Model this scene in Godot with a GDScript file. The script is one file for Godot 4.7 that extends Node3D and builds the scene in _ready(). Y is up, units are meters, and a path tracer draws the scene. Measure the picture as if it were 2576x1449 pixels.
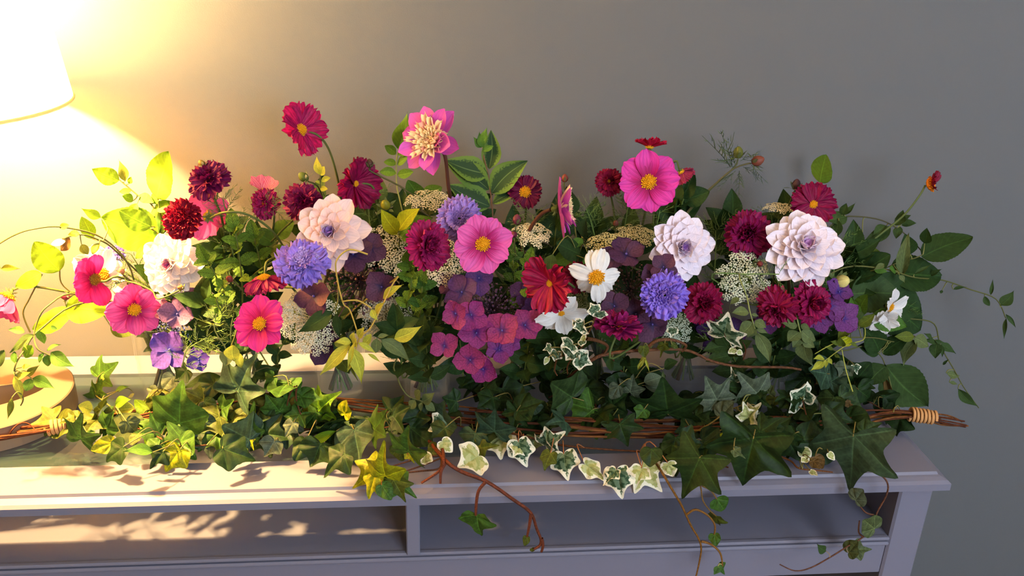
extends Node3D
# Flowers in a row of glass jars, garlanded with ivy, on a console table beside a lit lamp.
const T := 0.75                      # height of the table top
var C := Vector3(0.0356, 0.6556 + T, 1.2629)
var F: Vector3
var R: Vector3
var U: Vector3
const FOC := 2219.9955
var rng := RandomNumberGenerator.new()
var used := {}
var mats := {}
var texs := {}
var world := {}
var jars: Array[Vector3] = []
var shapes := {}

func _ready() -> void:
	rng.seed = 77
	# ---- camera, sky, daylight window, exposure
	var pitch := 0.4060
	var yaw := 0.0970
	var roll := 0.0322
	F = Vector3(sin(yaw) * cos(pitch), -sin(pitch), -cos(yaw) * cos(pitch))
	var r0 := F.cross(Vector3.UP).normalized()
	var u0 := r0.cross(F)
	R = r0 * cos(roll) + u0 * sin(roll)
	U = u0 * cos(roll) - r0 * sin(roll)
	var cam := Camera3D.new()
	cam.name = "camera"
	cam.fov = rad_to_deg(2.0 * atan(724.5 / FOC))
	cam.near = 0.02
	cam.transform = Transform3D(Basis(R, U, -F), C)
	add_child(cam)
	cam.current = true
	var we := WorldEnvironment.new()
	we.name = "environment"
	var env := Environment.new()
	env.background_mode = Environment.BG_SKY
	var sky := Sky.new()
	var sm := ProceduralSkyMaterial.new()
	sm.sky_top_color = Color(0.45, 0.55, 0.75)
	sm.sky_horizon_color = Color(0.75, 0.8, 0.9)
	sm.ground_bottom_color = Color(0.25, 0.26, 0.28)
	sm.ground_horizon_color = Color(0.6, 0.65, 0.7)
	sky.sky_material = sm
	env.sky = sky
	env.tonemap_mode = Environment.TONE_MAPPER_LINEAR
	env.tonemap_exposure = 1.08
	env.sdfgi_enabled = true
	env.ssao_enabled = true
	env.ssil_enabled = true
	we.environment = env
	add_child(we)
	var day := AreaLight3D.new()
	day.name = "window_daylight"
	day.area_size = Vector2(1.3, 1.2)
	day.light_color = Color(0.86, 0.92, 1.0)
	day.light_energy = WINDOW_ENERGY
	day.shadow_enabled = true
	day.position = Vector3(1.25, 1.80, 2.98)
	add_child(day)
	var bulb_light := OmniLight3D.new()
	bulb_light.name = "bulb_light"
	bulb_light.position = Vector3(-0.558, T + BULB_Y, 0.17)
	bulb_light.light_color = Color(1.0, 0.825, 0.53)
	bulb_light.light_energy = LAMP_ENERGY
	bulb_light.light_size = 0.025
	bulb_light.omni_range = 8.0
	bulb_light.omni_attenuation = 2.0
	bulb_light.shadow_enabled = true
	add_child(bulb_light)
	make_textures()
	make_shapes()
	room()
	table()
	lamp()
	make_jars()
	garland()
	blooms()
	greens()
	ivies()

const WINDOW_ENERGY := 8.9
const LAMP_ENERGY := 6.5
const BULB_Y := 0.58

# ------------------------------------------------------------------ places
func P(px: float, py: float, z: float) -> Vector3:      # the point at distance z from the wall on a sight line
	var d := F + R * ((px - 1288.0) / FOC) - U * ((py - 724.5) / FOC)
	return C + d * ((z - C.z) / d.z)

func Q(px: float, py: float, h: float) -> Vector3:      # the point at height h over the table top on a sight line
	var d := F + R * ((px - 1288.0) / FOC) - U * ((py - 724.5) / FOC)
	return C + d * ((T + h - C.y) / d.y)

func mpp(p: Vector3) -> float:                          # metres per pixel there
	return (p - C).dot(F) / FOC

func rr(a: float, b: float) -> float:
	return rng.randf_range(a, b)

# ------------------------------------------------------------------ nodes
func numbered(called: String) -> String:
	var k: int = used.get(called, 0)
	used[called] = k + 1
	return called if k == 0 else "%s_%03d" % [called, k]

func tag(o: Node3D, label: String, category: String, group := "", kind := "") -> void:
	if label:
		o.set_meta("label", label)
	if category:
		o.set_meta("category", category)
	if group:
		o.set_meta("group", group)
	if kind:
		o.set_meta("kind", kind)

func thing(called: String, label: String, category: String, at: Vector3, group := "", kind := "") -> Node3D:
	var o := Node3D.new()
	o.name = numbered(called)
	o.position = at
	add_child(o)
	tag(o, label, category, group, kind)
	world[o] = Transform3D(Basis(), at)
	return o

func node(parent: Node3D, called: String, xf: Transform3D) -> Node3D:
	var o := Node3D.new()
	o.name = called
	o.transform = (world[parent] as Transform3D).affine_inverse() * xf
	parent.add_child(o, true)
	world[o] = xf
	return o

func mi(parent: Node3D, called: String, m: Mesh, mat: Material, xf := Transform3D()) -> MeshInstance3D:
	var o := MeshInstance3D.new()
	o.name = called
	o.mesh = m
	o.material_override = mat
	o.transform = (world[parent] as Transform3D).affine_inverse() * xf
	parent.add_child(o, true)
	world[o] = xf
	return o

func top(called: String, m: Mesh, mat: Material, xf := Transform3D(), kind := "") -> MeshInstance3D:
	var o := MeshInstance3D.new()
	o.name = numbered(called)
	o.mesh = m
	o.material_override = mat
	o.transform = xf
	add_child(o)
	world[o] = xf
	if kind:
		o.set_meta("kind", kind)
	return o

# ------------------------------------------------------------------ materials
func mat(key: String, c: Color, rough := 0.6, tex := "", back := 0.0, bump := 0.0) -> StandardMaterial3D:
	var id := "%s|%s|%s|%s|%s" % [key, c.to_html(), tex, back, rough]
	if mats.has(id):
		return mats[id]
	var m := StandardMaterial3D.new()
	m.resource_name = key
	m.albedo_color = c
	m.roughness = rough
	m.metallic_specular = 0.3
	m.cull_mode = BaseMaterial3D.CULL_DISABLED
	if tex:
		m.albedo_texture = texs[tex]
		if bump > 0.0:
			m.heightmap_enabled = true
			m.heightmap_texture = texs[tex]
			m.heightmap_scale = bump
	if back > 0.0:
		m.backlight_enabled = true
		m.backlight = Color(back, back, back).linear_to_srgb()
	mats[id] = m
	return m

func rgb8(r: int, g: int, b: int) -> Color:
	return Color8(r, g, b)

# ------------------------------------------------------------------ meshes
func build(pos: PackedVector3Array, uv: PackedVector2Array, idx: PackedInt32Array) -> ArrayMesh:
	var nrm := PackedVector3Array()
	nrm.resize(pos.size())
	for k in range(0, idx.size(), 3):
		var n := (pos[idx[k + 2]] - pos[idx[k]]).cross(pos[idx[k + 1]] - pos[idx[k]])
		nrm[idx[k]] += n
		nrm[idx[k + 1]] += n
		nrm[idx[k + 2]] += n
	for k in nrm.size():
		nrm[k] = nrm[k].normalized() if nrm[k].length_squared() > 1e-24 else Vector3.UP
	var a := []
	a.resize(Mesh.ARRAY_MAX)
	a[Mesh.ARRAY_VERTEX] = pos
	a[Mesh.ARRAY_NORMAL] = nrm
	a[Mesh.ARRAY_TEX_UV] = uv
	a[Mesh.ARRAY_INDEX] = idx
	var m := ArrayMesh.new()
	m.add_surface_from_arrays(Mesh.PRIMITIVE_TRIANGLES, a)
	return m

func grid(nu: int, nv: int, fn: Callable, tipward := 1.0) -> ArrayMesh:
	var pos := PackedVector3Array()
	var uv := PackedVector2Array()
	var idx := PackedInt32Array()
	for i in nu + 1:
		for j in nv + 1:
			var u := 1.0 - pow(1.0 - float(i) / nu, tipward)
			var v := float(j) / nv
			pos.append(fn.call(u, v))
			uv.append(Vector2(v, u))
	for i in nu:
		for j in nv:
			var a := i * (nv + 1) + j
			idx.append_array(PackedInt32Array([a, a + 1, a + nv + 1, a + 1, a + nv + 2, a + nv + 1]))
	return build(pos, uv, idx)

func lathe(profile: Array, seg := 20) -> ArrayMesh:      # profile of Vector2(radius, height), outside seen going up
	var n := profile.size() - 1
	return grid(n, seg, func(u: float, v: float) -> Vector3:
		var k: Vector2 = profile[roundi(u * n)]
		return Vector3(cos(v * TAU) * k.x, k.y, sin(v * TAU) * k.x))

func smooth_path(pts: Array, sub: int) -> PackedVector3Array:
	var out := PackedVector3Array()
	var n := pts.size()
	for i in n - 1:
		var p0: Vector3 = pts[maxi(i - 1, 0)]
		var p1: Vector3 = pts[i]
		var p2: Vector3 = pts[i + 1]
		var p3: Vector3 = pts[mini(i + 2, n - 1)]
		for k in sub:
			out.append(p1.cubic_interpolate(p2, p0, p3, float(k) / sub))
	out.append(pts[n - 1])
	return out

func tube_into(pos: PackedVector3Array, uv: PackedVector2Array, idx: PackedInt32Array, path: PackedVector3Array, r0: float, r1: float, sides: int) -> void:
	var first := pos.size()
	var side := Vector3.ZERO
	for i in path.size():
		var d := (path[mini(i + 1, path.size() - 1)] - path[maxi(i - 1, 0)]).normalized()
		if side == Vector3.ZERO or absf(side.dot(d)) > 0.95:
			side = d.cross(Vector3(0.31, 0.2, 0.93)).normalized()
		side = (side - d * side.dot(d)).normalized()
		var up := d.cross(side)
		var t := float(i) / (path.size() - 1)
		var r := lerpf(r0, r1, t)
		for j in sides + 1:
			var a := TAU * j / sides
			pos.append(path[i] + (side * cos(a) + up * sin(a)) * r)
			uv.append(Vector2(float(j) / sides, t))
	for i in path.size() - 1:
		for j in sides:
			var a := first + i * (sides + 1) + j
			idx.append_array(PackedInt32Array([a, a + sides + 1, a + 1, a + 1, a + sides + 1, a + sides + 2]))

func tube(pts: Array, r0: float, r1: float, sides := 6, sub := 5) -> ArrayMesh:
	var pos := PackedVector3Array()
	var uv := PackedVector2Array()
	var idx := PackedInt32Array()
	tube_into(pos, uv, idx, smooth_path(pts, sub), r0, r1, sides)
	return build(pos, uv, idx)

func facet(st: SurfaceTool, pts: Array, inside: Vector3) -> void:      # a flat convex face turned away from the point inside
	var c := Vector3.ZERO
	for p in pts:
		c += p
	c /= pts.size()
	var n: Vector3 = (pts[2] - pts[0]).cross(pts[1] - pts[0])
	var order := pts.duplicate()
	if n.dot(c - inside) < 0.0:
		order.reverse()
	for k in range(1, order.size() - 1):
		st.add_vertex(order[0])
		st.add_vertex(order[k])
		st.add_vertex(order[k + 1])

func flat() -> SurfaceTool:
	var st := SurfaceTool.new()
	st.begin(Mesh.PRIMITIVE_TRIANGLES)
	st.set_smooth_group(-1)
	return st

func box_into(st: SurfaceTool, lo: Vector3, hi: Vector3, bev := 0.0) -> void:
	var c := (lo + hi) / 2.0
	var h := (hi - lo) / 2.0
	var g := func(s: Vector3, axis: int) -> Vector3:      # the corner of sign s that lies on the face across that axis
		var q := Vector3(h.x - bev, h.y - bev, h.z - bev)
		q[axis] = h[axis]
		return c + q * s
	for ax in 3:
		var b := (ax + 1) % 3
		var d := (ax + 2) % 3
		for s in [-1.0, 1.0]:
			var f := []
			for e in [[-1.0, -1.0], [1.0, -1.0], [1.0, 1.0], [-1.0, 1.0]]:
				var v := Vector3()
				v[ax] = s
				v[b] = e[0]
				v[d] = e[1]
				f.append(g.call(v, ax))
			facet(st, f, c)
			if bev > 0.0:
				for s2 in [-1.0, 1.0]:
					var e1 := Vector3()
					e1[ax] = s
					e1[b] = s2
					e1[d] = -1.0
					var e2 := e1
					e2[d] = 1.0
					facet(st, [g.call(e1, ax), g.call(e2, ax), g.call(e2, b), g.call(e1, b)], c)
	if bev > 0.0:
		for k in 8:
			var s := Vector3(1.0 if k & 1 else -1.0, 1.0 if k & 2 else -1.0, 1.0 if k & 4 else -1.0)
			facet(st, [g.call(s, 0), g.call(s, 1), g.call(s, 2)], c)

func done(st: SurfaceTool) -> ArrayMesh:
	st.generate_normals()
	return st.commit()

func box(lo: Vector3, hi: Vector3, bev := 0.0) -> ArrayMesh:
	var st := flat()
	box_into(st, lo, hi, bev)
	return done(st)

# ------------------------------------------------------------------ textures
func picture(key: String, w: int, h: int, fn: Callable) -> void:
	var im := Image.create(w, h, false, Image.FORMAT_RGB8)
	for y in h:
		for x in w:
			im.set_pixel(x, y, fn.call((x + 0.5) / w, (y + 0.5) / h))
	texs[key] = ImageTexture.create_from_image(im)

func ivy_half(kind: int) -> Array:
	match kind:
		0: return [Vector2(0, 1), Vector2(0.12, 0.72), Vector2(0.27, 0.47), Vector2(0.46, 0.47), Vector2(0.66, 0.44), Vector2(0.52, 0.2), Vector2(0.44, 0.05), Vector2(0.51, -0.11), Vector2(0.54, -0.3), Vector2(0.3, -0.26), Vector2(0.1, -0.14), Vector2(0, -0.04)]
		1: return [Vector2(0, 1), Vector2(0.16, 0.74), Vector2(0.32, 0.57), Vector2(0.48, 0.51), Vector2(0.6, 0.41), Vector2(0.55, 0.22), Vector2(0.52, 0.05), Vector2(0.4, -0.13), Vector2(0.22, -0.16), Vector2(0.07, -0.1), Vector2(0, -0.01)]
		2: return [Vector2(0, 1), Vector2(0.12, 0.7), Vector2(0.19, 0.5), Vector2(0.42, 0.4), Vector2(0.62, 0.28), Vector2(0.5, 0.1), Vector2(0.42, -0.06), Vector2(0.26, -0.14), Vector2(0.07, -0.08), Vector2(0, -0.01)]
	return [Vector2(0, 1), Vector2(0.22, 0.82), Vector2(0.4, 0.6), Vector2(0.5, 0.38), Vector2(0.5, 0.16), Vector2(0.42, -0.02), Vector2(0.26, -0.12), Vector2(0.08, -0.09), Vector2(0, -0.01)]

const IVY_VEINS := [[Vector2(0, 1), Vector2(0.66, 0.44), Vector2(0.54, -0.3)], [Vector2(0, 1), Vector2(0.6, 0.4), Vector2(0.4, -0.13)], [Vector2(0, 1), Vector2(0.62, 0.28), Vector2(0.3, -0.14)], [Vector2(0, 1), Vector2(0.45, 0.55), Vector2(0.4, 0.0)]]

func vein_gap(kind: int, p: Vector2) -> float:      # distance to the nearest vein of an ivy leaf
	var q := Vector2(absf(p.x), p.y)
	var best := 9.0
	for e in IVY_VEINS[kind]:
		var t := clampf(q.dot(e) / e.length_squared(), 0.0, 0.9)
		best = minf(best, q.distance_to(e * t) * (1.0 + 0.6 * t))
	return best

func outline_at(kind: int, ang: float) -> float:      # radius of an ivy outline about its middle, by angle from the tip
	var h := ivy_half(kind)
	var mid := Vector2(0, 0.12)
	for k in h.size() - 1:
		var a: Vector2 = h[k] - mid
		var b: Vector2 = h[k + 1] - mid
		var t0 := atan2(a.x, a.y)
		var t1 := atan2(b.x, b.y)
		if k == h.size() - 2:
			t1 = PI
		if ang >= t0 and ang <= t1:
			return lerpf(a.length(), b.length(), (ang - t0) / maxf(t1 - t0, 1e-4))
	return 0.3

func make_textures() -> void:
	var n := FastNoiseLite.new()
	n.seed = 5
	n.frequency = 1.0
	n.noise_type = FastNoiseLite.TYPE_SIMPLEX
	for kind in 4:
		picture("ivy%d" % kind, 128, 128, func(x: float, y: float) -> Color:
			var p := Vector2((x - 0.5) * 1.5, y * 1.4 - 0.34)
			var g := vein_gap(kind, p)
			var side := 0.5 + 0.5 * sin(p.y * 46.0 - absf(p.x) * 30.0)
			var v := 0.56 + 0.12 * n.get_noise_2d(x * 5.0, y * 5.0) + 0.07 * n.get_noise_2d(x * 21.0, y * 21.0)
			v += 0.30 * exp(-pow(g / 0.011, 2.0)) + 0.07 * pow(side, 14.0)
			return Color(v, v, v * 0.97))
	for kind in 4:
		for pale in 2:
			picture("var%d%d" % [kind, pale], 128, 128, func(x: float, y: float) -> Color:
				var p := Vector2((x - 0.5) * 1.5, y * 1.4 - 0.34)
				var d := p - Vector2(0, 0.12)
				var ratio := d.length() / outline_at(kind, absf(atan2(d.x, d.y)))
				var edge := 0.78 + 0.20 * n.get_noise_2d(x * 4.0 + 7.0, y * 4.0 + kind) + 0.08 * n.get_noise_2d(x * 15.0, y * 15.0)
				edge -= 0.02 if pale else 0.0
				var g := vein_gap(kind, p)
				var patch := n.get_noise_2d(x * 5.0 + 3.0, y * 5.0)
				var green := Color(0.17, 0.27, 0.17) if patch > -0.05 else Color(0.36, 0.44, 0.33)
				if pale:
					green = Color(0.60, 0.62, 0.36) if patch > -0.1 else Color(0.70, 0.70, 0.46)
				var c := green.lerp(Color(0.90, 0.87, 0.76), smoothstep(edge - 0.02, edge + 0.03, ratio))
				return c.lerp(Color(0.62, 0.68, 0.52), 0.6 * exp(-pow(g / 0.012, 2.0))))
	picture("leaf", 64, 128, func(x: float, y: float) -> Color:
		var v := 0.68 + 0.06 * n.get_noise_2d(x * 4.0, y * 6.0)
		var a := absf(x - 0.5)
		var s := sin((y * 9.0 - a * 5.0) * TAU)
		v += 0.26 * exp(-pow(a / 0.018, 2.0)) + 0.09 * pow(maxf(s, 0.0), 12.0)
		return Color(v, v, v * 0.96))
	picture("leaf_edged", 64, 128, func(x: float, y: float) -> Color:      # dark middle, paler rim
		var a := absf(x - 0.5)
		var e := smoothstep(0.24, 0.36, a + 0.1 * n.get_noise_2d(x * 9.0, y * 16.0))
		var c := Color(0.16, 0.25, 0.13).lerp(Color(0.36, 0.46, 0.18), e)
		return c.lerp(Color(0.42, 0.50, 0.28), exp(-pow(a / 0.014, 2.0))))
	picture("mint", 64, 96, func(x: float, y: float) -> Color:
		var a := absf(x - 0.5)
		var s := sin((y * 7.0 - a * 6.0) * TAU)
		var t := sin((y * 7.0 + a * 30.0) * TAU)
		var v := 0.66 + 0.14 * n.get_noise_2d(x * 9.0, y * 12.0) - 0.22 * pow(maxf(s, 0.0), 6.0) - 0.08 * pow(maxf(t, 0.0), 8.0) - 0.25 * exp(-pow(a / 0.02, 2.0))
		return Color(v, v, v * 0.95))
	picture("petal", 96, 96, func(x: float, y: float) -> Color:      # fine lengthwise nerves, deeper towards the foot
		var k := (x - 0.5) * (0.55 + 0.45 * y)
		var v := 0.94 - 0.07 * pow(0.5 + 0.5 * cos(k * 46.0 + 0.5 * n.get_noise_2d(x * 2.0, y * 2.0)), 7.0) + 0.05 * n.get_noise_2d(x * 16.0, y * 3.0)
		var foot := 1.0 - smoothstep(0.10, 0.72, y + 0.14 * n.get_noise_2d(x * 14.0, 0.3))
		return Color(v * (1.0 - 0.28 * foot), v * (1.0 - 0.85 * foot), v * (1.0 - 0.50 * foot)))
	picture("petal_plain", 96, 96, func(x: float, y: float) -> Color:
		var k := (x - 0.5) * (0.55 + 0.45 * y)
		var v := 0.97 - 0.035 * pow(0.5 + 0.5 * cos(k * 44.0), 6.0) + 0.05 * n.get_noise_2d(x * 12.0, y * 3.0)
		return Color(v, v, v))
	picture("petal_velvet", 96, 96, func(x: float, y: float) -> Color:
		var v := 0.8 + 0.2 * n.get_noise_2d(x * 10.0, y * 2.5) + 0.12 * cos((x - 0.5) * 50.0) * 0.5
		return Color(v, v * 0.95, v))
	picture("petal_stripe", 64, 96, func(x: float, y: float) -> Color:
		var s := smoothstep(0.2, 0.6, 0.5 + 0.5 * cos((x - 0.5) * (0.6 + 0.4 * y) * 62.0))
		return Color(0.93, 0.80, 0.80).lerp(Color(0.80, 0.22, 0.40), s * 0.8))
	picture("sepal", 96, 96, func(x: float, y: float) -> Color:
		var a := absf(x - 0.5)
		var s := sin((y * 6.0 - a * 5.0) * TAU)
		var v := 0.84 + 0.12 * n.get_noise_2d(x * 6.0, y * 6.0) + 0.05 * n.get_noise_2d(x * 30.0, y * 30.0) - 0.1 * pow(maxf(s, 0.0), 8.0) - 0.14 * exp(-pow(a / 0.02, 2.0))
		var foot := 1.0 - smoothstep(0.0, 0.3, y)
		return Color(v * (1.0 - 0.45 * foot), v * (1.0 - 0.25 * foot), v))
	picture("bark", 32, 256, func(x: float, y: float) -> Color:
		var v := 0.75 + 0.25 * n.get_noise_2d(x * 3.0, y * 40.0) + 0.12 * n.get_noise_2d(x * 8.0, y * 120.0)
		return Color(v, v * 0.96, v * 0.92))
	for k in [["plaster", 0.05], ["grain", 0.02]]:
		var tn := FastNoiseLite.new()
		tn.seed = 9
		tn.frequency = k[1]
		tn.fractal_octaves = 4
		var nt := NoiseTexture2D.new()
		nt.width = 512
		nt.height = 512
		nt.seamless = true
		nt.noise = tn
		texs[k[0]] = nt

# ------------------------------------------------------------------ the room and the table
func room() -> void:
	var wm := mat("grey_wall_paint", WALL_COLOR, 0.75)
	wm.heightmap_enabled = true
	wm.heightmap_texture = texs["plaster"]
	wm.heightmap_scale = 0.012
	wm.uv1_triplanar = true
	wm.uv1_world_triplanar = true
	wm.uv1_scale = Vector3(17, 17, 17)
	var white := mat("white_paint", Color(0.88, 0.88, 0.87), 0.7)
	var wood := mat("floor_wood", Color(0.42, 0.36, 0.30), 0.5, "")
	top("wall_back", box(Vector3(-2.2, 0, -0.12), Vector3(3.6, 2.5, 0)), wm, Transform3D(), "structure")
	top("wall_left", box(Vector3(-2.3, 0, -0.12), Vector3(-2.2, 2.5, 3.1)), white, Transform3D(), "structure")
	top("wall_right", box(Vector3(3.6, 0, -0.12), Vector3(3.7, 2.5, 3.1)), white, Transform3D(), "structure")
	top("floor", box(Vector3(-2.3, -0.1, -0.12), Vector3(3.7, 0, 3.1)), wood, Transform3D(), "structure")
	top("ceiling", box(Vector3(-2.3, 2.5, -0.12), Vector3(3.7, 2.6, 3.1)), white, Transform3D(), "structure")
	top("baseboard_back", box(Vector3(-2.2, 0, 0), Vector3(3.6, 0.1, 0.014), 0.003), white, Transform3D(), "structure")
	var st := flat()      # the wall behind the camera, with the window's opening in it
	box_into(st, Vector3(-2.2, 0, 3.0), Vector3(0.6, 2.5, 3.1))
	box_into(st, Vector3(1.9, 0, 3.0), Vector3(3.6, 2.5, 3.1))
	box_into(st, Vector3(0.6, 0, 3.0), Vector3(1.9, 1.2, 3.1))
	box_into(st, Vector3(0.6, 2.4, 3.0), Vector3(1.9, 2.5, 3.1))
	top("wall_front", done(st), white, Transform3D(), "structure")
	var win := thing("window_1", "", "", Vector3(1.25, 1.2, 3.05), "", "structure")
	st = flat()
	for x in [0.6, 1.225, 1.85]:
		box_into(st, Vector3(x, 1.2, 3.02), Vector3(x + 0.05, 2.4, 3.08))
	for y in [1.2, 2.35]:
		box_into(st, Vector3(0.6, y, 3.02), Vector3(1.9, y + 0.05, 3.08))
	mi(win, "window_frame", done(st), white)
	var lit := StandardMaterial3D.new()
	lit.resource_name = "lit_window_glass"
	lit.albedo_color = Color(0.8, 0.85, 0.9)
	lit.emission_enabled = true
	lit.emission = Color(0.85, 0.92, 1.0)
	lit.emission_energy_multiplier = 0.8
	for k in 2:
		mi(win, "window_pane", box(Vector3(0.65 + 0.625 * k, 1.25, 3.045), Vector3(1.225 + 0.625 * k, 2.35, 3.055)), lit)

const WALL_COLOR := Color(0.372, 0.372, 0.375)

func rail(a: Vector3, b: Vector3, inward: Vector3, ia: float, ib: float, prof: Array) -> ArrayMesh:      # a frame rail mitred at both ends
	var st := flat()
	var along := (b - a).normalized()
	var ring := func(at: Vector3, miter: float, sgn: float) -> Array:
		var o := []
		for p in prof:
			o.append(at + inward * p.x + Vector3.UP * p.y + along * (p.x * miter * sgn))
		return o
	var ra: Array = ring.call(a, ia, 1.0)
	var rb: Array = ring.call(b, ib, -1.0)
	var n := prof.size()
	for k in n:
		var l := (k + 1) % n
		var mid: Vector3 = (ra[k] + ra[l] + rb[k] + rb[l]) / 4.0
		var e := Vector2(prof[l].x - prof[k].x, prof[l].y - prof[k].y)
		var out := inward * -e.y + Vector3.UP * e.x
		facet(st, [ra[k], ra[l], rb[l], rb[k]], mid - out)
	return done(st)

func table() -> void:
	var m := mat("grey_table_paint", TABLE_COLOR, 0.42)
	m.heightmap_enabled = true
	m.heightmap_texture = texs["grain"]
	m.heightmap_scale = 0.003
	m.uv1_triplanar = true
	m.uv1_scale = Vector3(6, 40, 40)
	var t := thing("console_table", "long grey-painted console table with an inset glass top and an open shelf", "console table", Vector3(0, 0, 0.185))
	var x := 0.70
	var d := 0.37
	var front := [Vector2(0, -0.0193), Vector2(0, -0.0095), Vector2(0.004, -0.0062), Vector2(0.010, -0.0042), Vector2(0.0135, -0.0035), Vector2(0.0155, 0), Vector2(0.073, 0), Vector2(0.073, -0.0193)]
	var side := [Vector2(0, -0.0193), Vector2(0, -0.0095), Vector2(0.004, -0.0062), Vector2(0.010, -0.0042), Vector2(0.0135, -0.0035), Vector2(0.0155, 0), Vector2(0.065, 0), Vector2(0.065, -0.0193)]
	var back := [Vector2(0, -0.0193), Vector2(0, 0), Vector2(0.058, 0), Vector2(0.058, -0.0193)]
	mi(t, "top_rail", rail(Vector3(-x, T, d), Vector3(x, T, d), Vector3(0, 0, -1), 0.065 / 0.073, 0.065 / 0.073, front), m)
	mi(t, "top_rail", rail(Vector3(-x, T, 0.001), Vector3(x, T, 0.001), Vector3(0, 0, 1), 0.065 / 0.058, 0.065 / 0.058, back), m)
	for s in [-1.0, 1.0]:
		mi(t, "top_rail", rail(Vector3(x * s, T, 0.001), Vector3(x * s, T, d), Vector3(-s, 0, 0), 0.058 / 0.065, 0.073 / 0.065, side), m)
		mi(t, "end_panel", box(Vector3(minf(s * 0.645, s * 0.660), T - 0.60, 0.03), Vector3(maxf(s * 0.645, s * 0.660), T - 0.0194, 0.33)), m)
		for z in [0.0, 0.31]:
			mi(t, "leg", box(Vector3(minf(s * 0.642, s * 0.688), 0, 0.012 + z), Vector3(maxf(s * 0.642, s * 0.688), T - 0.0194, 0.047 + z), 0.003), m)
	var g := StandardMaterial3D.new()
	g.resource_name = "glass_sheet"
	g.transparency = BaseMaterial3D.TRANSPARENCY_ALPHA
	g.albedo_color = Color(0.6, 0.8, 0.72, 0.03)
	g.roughness = 0.04
	mi(t, "glass_top", box(Vector3(-x + 0.065, T - 0.006, 0.059), Vector3(x - 0.065, T - 0.001, 0.2968)), g)
	mi(t, "glass_edge", box(Vector3(-x + 0.066, T - 0.006, 0.2969), Vector3(x - 0.066, T - 0.0005, 0.2975)), mat("green_glass_edge", Color(0.10, 0.24, 0.17), 0.2))
	mi(t, "divider", box(Vector3(0, T - 0.103, 0.03), Vector3(0.017, T - 0.0194, 0.362), 0.0015), m)
	mi(t, "shelf", box(Vector3(-0.645, T - 0.111, 0.02), Vector3(0.645, T - 0.103, 0.352)), m)
	mi(t, "back_panel", box(Vector3(-0.645, T - 0.111, 0.012), Vector3(0.645, T - 0.0194, 0.02)), m)
	var st := flat()
	box_into(st, Vector3(-0.642, T - 0.1065, 0.352), Vector3(0.642, T - 0.1015, 0.360), 0.0018)
	box_into(st, Vector3(-0.642, T - 0.1145, 0.352), Vector3(0.642, T - 0.1085, 0.361), 0.0022)
	mi(t, "bead_moulding", done(st), m)
	mi(t, "apron", box(Vector3(-0.642, T - 0.165, 0.336), Vector3(0.642, T - 0.1152, 0.354), 0.0015), m)

const TABLE_COLOR := Color(0.435, 0.425, 0.475)

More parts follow.
